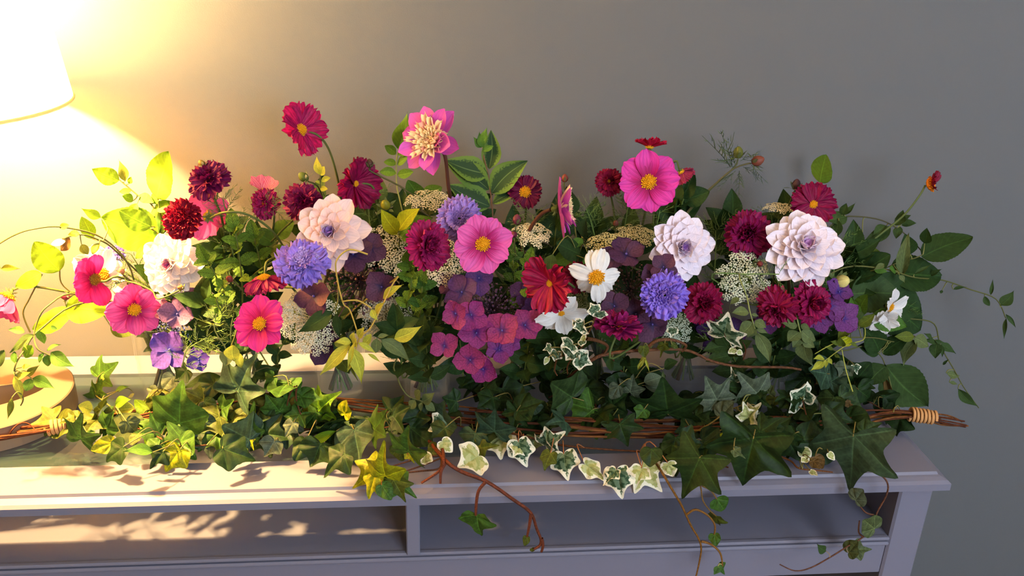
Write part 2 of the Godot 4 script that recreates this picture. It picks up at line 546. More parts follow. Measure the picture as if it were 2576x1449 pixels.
func lamp() -> void:
	var c := Vector3(-0.558, T, 0.17)
	var t := thing("table_lamp", "lit table lamp with a pale tapered fabric shade on a thick ring base", "lamp", c)
	var metal := mat("brushed_metal", Color(0.46, 0.39, 0.32), 0.45)
	metal.metallic = 0.3
	var h := 0.034
	# the base: a round plate with an off-centre slot through it
	var pos := PackedVector3Array()
	var uv := PackedVector2Array()
	var idx := PackedInt32Array()
	var seg := 72
	var axis := Vector2(0.088, -0.044).normalized()
	var perp := Vector2(-axis.y, axis.x)
	var hole := Vector2(-0.022, 0.022)
	var rings := func(k: int, a: float) -> Vector3:
		var e := Vector2(cos(a), sin(a))
		var o := e * 0.1
		var i := hole + axis * (e.dot(axis) * 0.092) + perp * (e.dot(perp) * 0.031)
		match k:
			0: return Vector3(i.x, 0.0, i.y)
			1: return Vector3(i.x, h - 0.001, i.y)
			2: return Vector3(i.x, h, i.y) + Vector3(e.x, 0, e.y) * 0.001
			3: return Vector3(o.x, h, o.y) - Vector3(e.x, 0, e.y) * 0.0015
			4: return Vector3(o.x, h - 0.0015, o.y)
		return Vector3(o.x, 0.0, o.y)
	for k in 5:
		for j in seg:
			var st0 := pos.size()
			for q in [[k, j], [k + 1, j], [k + 1, j + 1], [k, j + 1]]:
				pos.append(c + rings.call(q[0], TAU * q[1] / seg))
				uv.append(Vector2(float(q[1]) / seg, q[0] / 5.0))
			idx.append_array(PackedInt32Array([st0, st0 + 2, st0 + 1, st0, st0 + 3, st0 + 2]))
	mi(t, "base", build(pos, uv, idx), metal)
	mi(t, "pole", tube([c + Vector3(-0.03, h - 0.002, -0.055), c + Vector3(-0.03, 0.2, -0.05), c + Vector3(-0.01, 0.38, -0.01), c + Vector3(0, 0.53, 0)], 0.007, 0.007, 14, 6), metal)
	var cloth := mat("lamp_shade_cloth", Color(0.93, 0.79, 0.54), 0.9, "", 0.5)
	mi(t, "lamp_shade", lathe([Vector2(0.158, 0.425), Vector2(0.150, 0.49), Vector2(0.142, 0.55), Vector2(0.134, 0.61), Vector2(0.124, 0.685)], 64), cloth, Transform3D(Basis(), c))
	var trim := mat("shade_trim", Color(0.80, 0.66, 0.42), 0.8, "", 0.3)
	for k in [[0.158, 0.425], [0.124, 0.685]]:
		var ring := []
		for j in 49:
			ring.append(c + Vector3(cos(TAU * j / 48) * k[0], k[1], sin(TAU * j / 48) * k[0]))
		mi(t, "shade_rim", tube(ring, 0.0022, 0.0022, 6, 1), trim)
	var spokes := []
	for j in 3:
		mi(t, "shade_spoke", tube([c + Vector3(0, 0.665, 0), c + Vector3(cos(TAU * j / 3) * 0.126, 0.672, sin(TAU * j / 3) * 0.126)], 0.0015, 0.0015, 5, 1), metal)
	mi(t, "socket", lathe([Vector2(0.0, 0.52), Vector2(0.016, 0.52), Vector2(0.016, 0.548), Vector2(0.0, 0.548)], 16), metal, Transform3D(Basis(), c))
	var glow := StandardMaterial3D.new()
	glow.resource_name = "bulb_glow"
	glow.emission_enabled = true
	glow.emission = Color(1.0, 0.86, 0.62)
	glow.emission_energy_multiplier = 6.0
	var prof := []
	for j in 13:
		var a := PI * j / 12.0
		prof.append(Vector2(maxf(sin(a) * 0.03, 0.0), BULB_Y - 0.03 * cos(a)))
	mi(t, "bulb", lathe(prof, 24), glow, Transform3D(Basis(), c))

func make_jars() -> void:
	var g := StandardMaterial3D.new()
	g.resource_name = "clear_glass"
	g.transparency = BaseMaterial3D.TRANSPARENCY_ALPHA
	g.albedo_color = Color(0.9, 0.95, 0.93, 0.02)
	g.roughness = 0.03
	g.metallic_specular = 0.35
	g.cull_mode = BaseMaterial3D.CULL_DISABLED
	var rows := [
		[-0.345, 0.12, "clear glass tumbler of stems nearest the lamp, under the blue hydrangea"],
		[-0.222, 0.105, "clear glass tumbler behind the hot pink cosmos, empty tabletop on its right"],
		[-0.098, 0.135, "clear glass tumbler under the large white umbel and yellow jasmine leaves"],
		[0.025, 0.14, "clear glass tumbler just left of the purple hydrangea, behind thin tendrils"],
		[0.15, 0.13, "clear glass tumbler directly beneath the purple hydrangea florets"],
		[0.275, 0.13, "clear glass tumbler under the drooping white cosmos and variegated ivy"],
		[0.41, 0.12, "clear glass tumbler under the flat magenta cosmos, behind the arching ivy stem"],
		[0.545, 0.15, "clear glass tumbler of stems at the right end, below the pair of crimson cosmos"],
	]
	var m := lathe([Vector2(0, 0.0), Vector2(0.031, 0.0), Vector2(0.033, 0.003), Vector2(0.0365, 0.07), Vector2(0.039, 0.118), Vector2(0.038, 0.1195), Vector2(0.0365, 0.118), Vector2(0.0342, 0.07), Vector2(0.031, 0.011), Vector2(0, 0.010)], 32)
	for r in rows:
		var at := Vector3(r[0], T - 0.001, r[1])
		jars.append(at)
		var o := top("glass_tumbler", m, g, Transform3D(Basis(), at))
		tag(o, r[2], "glass", "glass tumblers holding the flowers")

# ------------------------------------------------------------------ petal and leaf shapes, length 1 along +z, facing +y
func petal(w: float, upos: float, tipw: float, rnd: float, teeth: float, td: float, cup: float, curl: float, ruff: float, rf: float, nu := 9, nv := 10, w0 := 0.25) -> ArrayMesh:
	var ph := rr(0, TAU)
	var p2 := rr(0, TAU)
	var skew := rr(-0.05, 0.05)
	return grid(nu, nv, func(u: float, vv: float) -> Vector3:
		var v := vv * 2.0 - 1.0
		var k: float
		if u < upos:
			k = lerpf(w0, 1.0, sin(PI / 2.0 * u / upos))
		else:
			k = sqrt(1.0 - pow((u - upos) / (1.0 - upos), 2.0) * (1.0 - tipw * tipw))
		var edge := 1.0 - u * u * (rnd * v * v + td * (0.5 - 0.5 * cos((v * 0.5 + 0.5) * teeth * TAU)))
		var x := v * k * w + skew * u * u
		var y := cup * v * v * k * w * 2.0 + curl * u * u + ruff * u * u * sin(v * rf + ph) + ruff * 0.5 * u * sin(v * rf * 2.3 + p2)
		return Vector3(x, y, u * edge), 1.7)

func simple_leaf(w: float, pw: float, sharp: float, saw: float, sawd: float, fold: float, bend: float, pucker: float, nu := 16) -> ArrayMesh:
	var ph := rr(0, TAU)
	var side := rr(-0.06, 0.06)
	return grid(nu, 6, func(u: float, vv: float) -> Vector3:
		var v := vv * 2.0 - 1.0
		var k := pow(maxf(sin(PI * pow(u, pw)), 0.0), sharp)
		var s := fposmod(u * saw, 1.0)
		if saw > 0.0:
			k *= 1.0 - sawd * s
		var x := v * w * k + side * sin(PI * u)
		var y := fold * absf(v) * w * k - bend * u * u + pucker * sin(u * 26.0 + absf(v) * 3.0) * absf(v) * k + 0.02 * sin(u * 5.0 + ph + v * 2.0)
		return Vector3(x, y, u))

func ivy_leaf(kind: int, puff: float, bend: float, seed_ph: float) -> ArrayMesh:
	var half := ivy_half(kind)
	var ring := []
	for k in half.size():
		ring.append(Vector3(half[k].x, 0, half[k].y))
	for k in range(half.size() - 2, 0, -1):
		ring.append(Vector3(-half[k].x, 0, half[k].y))
	var n := ring.size()
	var edge := []
	for i in n:
		for k in 3:
			edge.append((ring[i] as Vector3).cubic_interpolate(ring[(i + 1) % n], ring[(i - 1 + n) % n], ring[(i + 2) % n], k / 3.0))
	var rings := 4
	var mid := Vector3(0, 0, 0.12)
	var pos := PackedVector3Array()
	var uv := PackedVector2Array()
	var idx := PackedInt32Array()
	var put := func(p: Vector3) -> void:
		var g := vein_gap(kind, Vector2(p.x, p.z))
		var r := Vector2(p.x, p.z).length()
		var y := puff * minf(g, 0.2) - bend * r * r + 0.03 * sin(p.x * 7.0 + p.z * 5.0 + seed_ph) * r * 2.0 + 0.05 * sin(p.x * 3.0 + seed_ph * 2.0)
		pos.append(Vector3(p.x * (1.0 + 0.08 * sin(seed_ph)), y, p.z))
		uv.append(Vector2(p.x / 1.5 + 0.5, (p.z + 0.34) / 1.4))
	put.call(mid)
	for k in range(1, rings + 1):
		for e in edge:
			put.call(mid.lerp(e, float(k) / rings))
	var m := edge.size()
	for j in m:
		var j2 := (j + 1) % m
		idx.append_array(PackedInt32Array([0, 1 + j, 1 + j2]))
		for k in rings - 1:
			var a := 1 + k * m
			idx.append_array(PackedInt32Array([a + j, a + m + j, a + j2, a + j2, a + m + j, a + m + j2]))
	return build(pos, uv, idx)

func join(list: Array) -> ArrayMesh:      # [mesh, transform] pairs in one surface
	var st := SurfaceTool.new()
	st.begin(Mesh.PRIMITIVE_TRIANGLES)
	for e in list:
		st.append_from(e[0], 0, e[1])
	return st.commit()

func ball(r: float, squash := 1.0, rings := 6, seg := 10) -> ArrayMesh:
	var prof := []
	for j in rings + 1:
		var a := PI * j / rings
		prof.append(Vector2(maxf(sin(a) * r, 0.0), -cos(a) * r * squash))
	return lathe(prof, seg)

func frond() -> ArrayMesh:      # a thread-leaved cosmos leaf
	var pos := PackedVector3Array()
	var uv := PackedVector2Array()
	var idx := PackedInt32Array()
	var bow := rr(-0.2, 0.2)
	var axis := [Vector3(0, 0, 0), Vector3(bow * 0.3, 0.06, 0.35), Vector3(bow, 0.02, 1.0)]
	tube_into(pos, uv, idx, smooth_path(axis, 3), 0.012, 0.005, 3)
	var path := smooth_path(axis, 6)
	for k in range(2, 12):
		var p := path[k]
		for s in [-1.0, 1.0]:
			if rng.randf() < 0.35:
				continue
			var l := rr(0.12, 0.62) * (1.1 - float(k) / 14.0)
			var q := p + Vector3(s * l * rr(0.25, 0.9), rr(-0.35, 0.4) * l, l * rr(0.4, 1.1))
			tube_into(pos, uv, idx, PackedVector3Array([p, p.lerp(q, 0.5) + Vector3(s * 0.03, 0.02, 0.0), q]), 0.013, 0.004, 3)
			if l > 0.25:
				var m := p.lerp(q, 0.5)
				tube_into(pos, uv, idx, PackedVector3Array([m, m + Vector3(s * rr(-0.02, 0.1), rr(-0.05, 0.12), rr(0.08, 0.2))]), 0.010, 0.004, 3)
	return build(pos, uv, idx)

func make_shapes() -> void:
	var s := shapes
	for k in ["cosmos", "double", "inner", "dahlia", "dahlia_in", "anemone", "petaloid", "frill", "pin_petal", "sepal", "white", "ivy0", "ivy1", "ivy2", "ivy3", "lance", "ovate", "oval", "big", "mint", "edged", "frond", "umbellet", "droop"]:
		s[k] = []
	for k in 4:
		s.cosmos.append(petal(rr(0.35, 0.42), 0.66, 0.50, 0.08, rr(2.0, 3.6), rr(0.015, 0.045), rr(-0.02, 0.14), rr(-0.10, 0.05), 0.028, rr(4, 8), 10, 14))
		s.white.append(petal(rr(0.26, 0.34), 0.6, 0.55, 0.14, 3.0, 0.05, rr(-0.10, 0.22), rr(-0.3, -0.12), 0.03, 5.0, 9, 12))
		s.droop.append(petal(rr(0.27, 0.34), 0.62, 0.62, 0.12, 3.0, 0.06, rr(-0.12, 0.1), rr(-0.35, -0.15), 0.035, 7.0, 9, 12))
		s.double.append(petal(rr(0.34, 0.44), 0.78, 0.8, 0.06, rr(2.2, 4.2), rr(0.06, 0.14), rr(-0.10, 0.2), rr(-0.18, 0.12), 0.07, rr(5, 9), 9, 16))
		s.inner.append(petal(rr(0.34, 0.5), 0.74, 0.85, 0.06, rr(2.0, 4.0), rr(0.10, 0.22), rr(-0.1, 0.45), rr(-0.25, 0.25), 0.12, rr(5, 9), 7, 12))
		s.dahlia.append(petal(rr(0.29, 0.36), 0.6, 0.30, 0.05, 1.0, 0.0, rr(0.10, 0.26), rr(-0.06, 0.10), 0.012, 4.0, 9, 8, 0.35))
		s.dahlia_in.append(petal(rr(0.30, 0.36), 0.55, 0.3, 0.06, 1.0, 0.0, rr(0.4, 0.7), rr(0.1, 0.3), 0.0, 4.0, 7, 6, 0.4))
		s.anemone.append(petal(rr(0.27, 0.32), 0.55, 0.25, 0.06, 1.0, 0.0, rr(0.05, 0.3), rr(-0.05, 0.15), 0.01, 4.0, 8, 8, 0.3))
		s.petaloid.append(petal(rr(0.13, 0.19), 0.7, 0.7, 0.1, 2.0, 0.18, rr(0.5, 0.9), rr(0.0, 0.25), 0.02, 5.0, 6, 6, 0.4))
		s.frill.append(petal(rr(0.30, 0.40), 0.72, 0.75, 0.08, rr(1.6, 3.2), rr(0.06, 0.16), rr(-0.1, 0.2), rr(-0.15, 0.12), 0.14, rr(6, 10), 8, 14))
		s.pin_petal.append(petal(rr(0.38, 0.52), 0.62, 0.6, 0.08, rr(1.6, 3.0), 0.14, rr(0.2, 0.5), rr(-0.2, 0.3), 0.12, 8.0, 5, 8))
		s.sepal.append(petal(rr(0.42, 0.54), 0.50, 0.16, rr(0.08, 0.2), 1.0, 0.0, rr(-0.08, 0.20), rr(-0.16, 0.16), 0.025, rr(3, 6), 9, 8, 0.22))
		s.lance.append(simple_leaf(rr(0.15, 0.18), 0.70, 1.45, 0.0, 0.0, rr(0.2, 0.5), rr(0.0, 0.2), 0.0))
		s.ovate.append(simple_leaf(rr(0.25, 0.31), 0.75, 0.95, 14.0, 0.07, rr(0.1, 0.4), rr(0.05, 0.25), 0.01, 28))
		s.oval.append(simple_leaf(rr(0.26, 0.32), 0.9, 0.8, 0.0, 0.0, rr(0.1, 0.4), rr(0.0, 0.15), 0.0))
		s.big.append(simple_leaf(rr(0.33, 0.38), 0.78, 0.72, 16.0, 0.06, rr(0.05, 0.25), rr(-0.1, 0.15), 0.008, 32))
		s.mint.append(simple_leaf(rr(0.30, 0.37), 0.78, 0.7, 8.0, 0.13, rr(0.0, 0.35), rr(0.0, 0.3), 0.035, 24))
		s.edged.append(simple_leaf(rr(0.24, 0.28), 0.8, 0.95, 9.0, 0.05, rr(0.15, 0.4), rr(0.0, 0.2), 0.0, 20))
		s.frond.append(frond())
		for v in 4:
			s["ivy%d" % v].append(ivy_leaf(v, rr(0.2, 0.6), rr(-0.05, 0.28), rr(0, TAU)))
	# a tiny umbel floret cluster
	var star := []
	for k in 5:
		var a := TAU * k / 5
		star.append([ball(0.5, 0.35, 3, 5), Transform3D(Basis(Vector3.UP, a).scaled(Vector3(1, 1, 1)), Vector3(sin(a) * 0.55, 0.1, cos(a) * 0.55))])
	var floret := join(star)
	shapes.floret = floret
	for v in 3:
		var l := []
		for k in 17:
			var a := 2.39996 * k + v
			var r := sqrt((k + 0.5) / 17.0)
			var tilt := Basis(Vector3(cos(a), 0, -sin(a)), r * 0.6)
			var sc := rr(0.15, 0.22)
			l.append([floret, Transform3D(tilt.scaled(Vector3(sc, sc, sc)), Vector3(sin(a) * r * 0.86 + rr(-0.06, 0.06), 0.28 * (1.0 - r * r) + rr(-0.05, 0.05), cos(a) * r * 0.86 + rr(-0.06, 0.06)))])
		shapes.umbellet.append(join(l))
	# flower discs
	var d := [[ball(0.85, 0.45, 6, 14), Transform3D()]]
	var cone := lathe([Vector2(0.09, 0.0), Vector2(0.11, 0.12), Vector2(0.05, 0.24), Vector2(0.0, 0.25)], 5)
	for k in 70:
		var r := sqrt((k + 0.5) / 70.0)
		var a := 2.39996 * k
		var p := Vector3(sin(a) * r * 0.95, 0.40 * sqrt(maxf(1.0 - r * r * 0.95, 0.0)) - 0.06, cos(a) * r * 0.95)
		var tilt := Basis(Vector3(cos(a), 0, -sin(a)), r * 0.9)
		var sc := rr(0.7, 1.25)
		d.append([cone, Transform3D(tilt.scaled(Vector3(sc, sc, sc)), p)])
	shapes.disc = join(d)
	shapes.ball = ball(1.0, 1.0, 8, 14)
	shapes.bead = ball(1.0, 1.0, 4, 6)
	# calyx: a small cup with eight bracts
	var cal := [[lathe([Vector2(0.0, -0.3), Vector2(0.10, -0.26), Vector2(0.17, -0.1), Vector2(0.20, 0.0), Vector2(0.0, 0.0)], 12), Transform3D()]]
	var bract := simple_leaf(0.2, 0.8, 0.9, 0.0, 0.0, 0.3, 0.1, 0.0, 6)
	for k in 8:
		var b := Basis(Vector3.UP, TAU * k / 8.0) * Basis(Vector3.RIGHT, 0.35 if k % 2 else -0.2)
		cal.append([bract, Transform3D(b.scaled(Vector3(0.42, 0.42, 0.42)), Vector3(0, -0.08, 0))])
	shapes.calyx = join(cal)
	# bud: a scaled globe with pointed bracts round it
	var bl := [[lathe([Vector2(0, -0.95), Vector2(0.5, -0.8), Vector2(0.84, -0.2), Vector2(0.80, 0.3), Vector2(0.55, 0.8), Vector2(0.2, 1.1), Vector2(0, 1.15)], 12), Transform3D()]]
	shapes.bud = bl[0][0]
	var br := []
	for k in 8:
		var spin := Basis(Vector3.UP, TAU * k / 8.0 + rr(-0.1, 0.1))
		var b := spin * Basis(Vector3.RIGHT, -(rr(0.0, 0.6) if k % 2 else rr(0.9, 1.25)))
		br.append([bract, Transform3D(b.scaled(Vector3(1.5, 1.5, 1.5)), spin * Vector3(0, -0.7, 0.6))])
	shapes.bracts = join(br)

func pick(key: String) -> Mesh:
	var l: Array = shapes[key]
	return l[rng.randi() % l.size()]

# ------------------------------------------------------------------ flowers
func head_basis(n: Vector3) -> Basis:
	var z := (U - n * U.dot(n))
	if z.length() < 0.15:
		z = R - n * R.dot(n)
	z = z.normalized()
	return Basis(n.cross(z), n, z)

func ring(root: Node3D, called: String, key: String, m: Material, hb: Basis, at: Vector3, n: int, r: float, elev: float, jit: float, inset := 0.0, spin := 0.0, skip := []) -> void:
	for k in n:
		var a := TAU * k / n + spin + rr(-jit, jit) * 0.6
		var e := elev + rr(-jit, jit)
		if k in skip:
			continue
		var b := hb * Basis(Vector3.UP, a) * Basis(Vector3.RIGHT, -e)
		var l := r * rr(0.93, 1.05)
		var from := at + hb * Basis(Vector3.UP, a) * Vector3(0, 0, inset * r) + hb.y * (0.012 * r * (k % 2))
		mi(root, called, pick(key), m, Transform3D(b.scaled_local(Vector3(l, l, l)), from))

func facing(f: Vector3) -> Vector3:
	return (R * f.x + U * f.y - F * f.z).normalized()

var stem_mat: StandardMaterial3D

func add_stem(root: Node3D, h: Vector3, n: Vector3, r: float, jar: int, way: Array, c := Color(0.30, 0.34, 0.16), w := 0.0015) -> void:
	var pts := [h - n * 0.05 * r]
	if way.is_empty():
		pts.append(h - n * maxf(0.8 * r, 0.02) + Vector3(0, -0.008, 0))
	for p in way:
		pts.append(P(p[0], p[1], p[2]))
	if jar >= 0:
		var j := jars[jar]
		var a := rr(0, TAU)
		var mouth := j + Vector3(cos(a) * 0.024, 0.122, sin(a) * 0.024)
		var last: Vector3 = pts[-1]
		if last.distance_to(mouth) > 0.12:
			pts.append(last.lerp(mouth, 0.55) + Vector3(rr(-0.01, 0.01), 0.012, rr(-0.012, 0.0)))
		pts.append(mouth)
		pts.append(j + Vector3(-cos(a) * 0.016, 0.016, -sin(a) * 0.016))
	mi(root, "stem", tube(pts, w * 0.9, w * 1.15, 6, 5), mat("stem", c, 0.6))

func start(called: String, label: String, cat: String, h: Vector3, jar: int, way: Array, group: String) -> Node3D:
	var foot := h
	if jar >= 0:
		foot = jars[jar] + Vector3(0, 0.016, 0)
	elif not way.is_empty():
		foot = P(way[-1][0], way[-1][1], way[-1][2])
	return thing(called, label, cat, foot, group)

# single cosmos: eight broad petals round a yellow disc
func cosmos(px: float, py: float, z: float, rp: float, face: Vector3, col: Color, jar: int, label: String, o := {}) -> void:
	var h := P(px, py, z)
	var r := rp * mpp(h)
	var n := facing(face)
	var way: Array = o.get("way", [])
	var g := start("cosmos", label, "flower", h, jar, way, "")
	var hb := head_basis(n)
	var tex: String = o.get("tex", "petal")
	var m := mat("cosmos_petal", col, 0.55, tex, 0.5)
	ring(g, "petal", o.get("shape", "cosmos"), m, hb, h, o.get("n", 8), r, o.get("elev", 0.12), o.get("jit", 0.07), 0.02, o.get("spin", 0.2), o.get("skip", []))
	var dr: float = r * o.get("disc", 0.24)
	mi(g, "disc", shapes.disc, mat("cosmos_disc", o.get("disc_col", Color(0.86, 0.60, 0.08)), 0.7), Transform3D(hb.scaled_local(Vector3(dr, dr, dr)), h + n * 0.02 * r))
	var cr := r * 0.9
	mi(g, "calyx", shapes.calyx, mat("calyx_green", Color(0.34, 0.40, 0.17), 0.6, "", 0.2), Transform3D(hb.scaled_local(Vector3(cr, cr, cr) * 0.7), h - n * 0.03 * r))
	add_stem(g, h - n * 0.2 * r, n, r, jar, way)

# double cosmos: three whorls of notched petals
func double(px: float, py: float, z: float, rp: float, face: Vector3, col: Color, jar: int, label: String, o := {}) -> void:
	var h := P(px, py, z)
	var r := rp * mpp(h)
	var n := facing(face)
	var way: Array = o.get("way", [])
	var g := start("double_cosmos", label, "flower", h, jar, way, "")
	var hb := head_basis(n)
	var m := mat("velvet_petal", col, 0.6, "petal_velvet", 0.4)
	var e: float = o.get("elev", 0.1)
	ring(g, "petal", "double", m, hb, h, 8, r, e, 0.16, 0.02)
	ring(g, "petal", "double", m, hb, h + n * 0.03 * r, 8, r * 0.84, e + 0.38, 0.24, 0.0, 0.35)
	ring(g, "petal", "inner", m, hb, h + n * 0.05 * r, int(o.get("inner", 8)), r * 0.62, e + 0.75, 0.2, 0.0, 0.1)
	if o.get("full", false):
		ring(g, "petal", "inner", m, hb, h + n * 0.05 * r, 7, r * 0.5, 1.2, 0.2, 0.05, 0.6)
	else:
		var dr := r * 0.17
		mi(g, "disc", shapes.disc, mat("cosmos_disc", Color(0.86, 0.60, 0.08), 0.7), Transform3D(hb.scaled_local(Vector3(dr, dr * 1.6, dr)), h + n * 0.10 * r))
	var cr := r * 0.75
	mi(g, "calyx", shapes.calyx, mat("calyx_green", Color(0.34, 0.40, 0.17), 0.6, "", 0.2), Transform3D(hb.scaled_local(Vector3(cr, cr, cr)), h - n * 0.02 * r))
	add_stem(g, h - n * 0.22 * r, n, r, jar, way)

func dahlia(px: float, py: float, z: float, rp: float, face: Vector3, col: Color, heart: Color, jar: int, label: String, o := {}) -> void:
	var h := P(px, py, z)
	var r := rp * mpp(h)
	var n := facing(face)
	var g := start("dahlia", label, "flower", h, jar, o.get("way", []), "")
	var hb := head_basis(n)
	var total: int = o.get("n", 62)
	for k in total:
		var t := float(k) / (total - 1)      # 0 outermost
		var a := 2.39996 * k
		var l := r * lerpf(0.98, 0.28, pow(t, 0.95)) * rr(0.95, 1.04)
		var e := lerpf(-0.02, 1.08, pow(t, 1.5)) + rr(-0.06, 0.06)
		var b := hb * Basis(Vector3.UP, a) * Basis(Vector3.RIGHT, -e)
		var c := col if t < 0.80 else col.lerp(heart, clampf((t - 0.80) / 0.2, 0.0, 1.0))
		c = Color(snappedf(c.r, 0.03), snappedf(c.g, 0.03), snappedf(c.b, 0.03))
		var at := h + n * (0.02 + 0.20 * t) * r + hb * Basis(Vector3.UP, a) * Vector3(0, 0, 0.10 * r * (1.0 - t))
		mi(g, "petal", pick("dahlia" if t < 0.7 else "dahlia_in"), mat("dahlia_petal", c, 0.55, "petal_plain", 0.45), Transform3D(b.scaled_local(Vector3(l, l, l)), at))
	mi(g, "calyx", shapes.calyx, mat("calyx_green", Color(0.34, 0.40, 0.17), 0.6, "", 0.2), Transform3D(hb.scaled_local(Vector3(r, r, r) * 0.8), h + n * 0.02 * r))
	add_stem(g, h - n * 0.2 * r, n, r, jar, o.get("way", []), Color(0.30, 0.22, 0.14), 0.0024)

func anemone(px: float, py: float, z: float, rp: float, face: Vector3, jar: int, label: String, o := {}) -> void:
	var h := P(px, py, z)
	var r := rp * mpp(h)
	var n := facing(face)
	var way: Array = o.get("way", [])
	var g := start("anemone_dahlia", label, "flower", h, jar, way, "")
	var hb := head_basis(n)
	var m := mat("anemone_petal", Color(0.84, 0.36, 0.74), 0.5, "petal_plain", 0.45)
	ring(g, "petal", "anemone", m, hb, h, 6, r, 0.08, 0.1, 0.05, o.get("spin", 0.0))
	ring(g, "petal", "anemone", m, hb, h + n * 0.04 * r, 5, r * 0.93, 0.32, 0.16, 0.05, o.get("spin", 0.0) + 0.5)
	ring(g, "petal", "anemone", m, hb, h + n * 0.07 * r, 4, r * 0.74, 0.5, 0.2, 0.05, o.get("spin", 0.0) + 1.1)
	for k in 58:
		var t := (k + 0.5) / 58.0
		var a := 2.39996 * k
		var e := lerpf(1.45, 0.45, t)
		var l := r * lerpf(0.26, 0.56, t) * rr(0.85, 1.12)
		var b := hb * Basis(Vector3.UP, a) * Basis(Vector3.RIGHT, -e)
		var at := h + n * 0.08 * r + hb * Basis(Vector3.UP, a) * Vector3(0, 0, 0.26 * r * sqrt(t))
		mi(g, "petaloid", pick("petaloid"), mat("petaloid_cream", Color(0.98, 0.86, 0.62) if k % 6 else Color(0.92, 0.62, 0.55), 0.6, "", 0.4), Transform3D(b.scaled_local(Vector3(l, l, l)), at))
	mi(g, "calyx", shapes.calyx, mat("calyx_green", Color(0.34, 0.40, 0.17), 0.6, "", 0.2), Transform3D(hb.scaled_local(Vector3(r, r, r) * 0.8), h))
	add_stem(g, h - n * 0.2 * r, n, r, jar, way, Color(0.28, 0.15, 0.10), 0.0026)

func scabiosa(px: float, py: float, z: float, rp: float, face: Vector3, col: Color, jar: int, label: String, o := {}) -> void:
	var h := P(px, py, z)
	var r := rp * mpp(h)
	var n := facing(face)
	var g := start("scabiosa", label, "flower", h, jar, o.get("way", []), "")
	var hb := head_basis(n)
	var m := mat("frilled_petal", col, 0.65, "petal_plain", 0.45)
	var inner := mat("frilled_petal", col.lerp(Color(0.88, 0.78, 0.95), o.get("pale", 0.35)), 0.65, "petal_plain", 0.45)
	ring(g, "petal", "frill", m, hb, h, 12, r * 0.98, 0.0, 0.16, 0.08)
	ring(g, "petal", "frill", m, hb, h + n * 0.07 * r, 11, r * 0.84, 0.22, 0.18, 0.08, 0.3)
	ring(g, "petal", "frill", m, hb, h + n * 0.13 * r, 9, r * 0.62, 0.5, 0.25, 0.1, 0.1)
	for k in 80:
		var t := (k + 0.5) / 80.0
		var a := 2.39996 * k
		var e := lerpf(1.4, 0.55, t)
		var l: float = r * rr(0.13, 0.23) * o.get("tuft", 1.0)
		var b := hb * Basis(Vector3.UP, a) * Basis(Vector3.RIGHT, -e)
		var at := h + n * (0.26 - 0.14 * t) * r + hb * Basis(Vector3.UP, a) * Vector3(0, 0, 0.52 * r * sqrt(t))
		mi(g, "floret", pick("pin_petal"), inner, Transform3D(b.scaled_local(Vector3(l, l, l)), at))
	mi(g, "calyx", shapes.calyx, mat("calyx_green", Color(0.34, 0.40, 0.17), 0.6, "", 0.2), Transform3D(hb.scaled_local(Vector3(r, r, r) * 0.8), h))
	add_stem(g, h - n * 0.2 * r, n, r, jar, o.get("way", []))

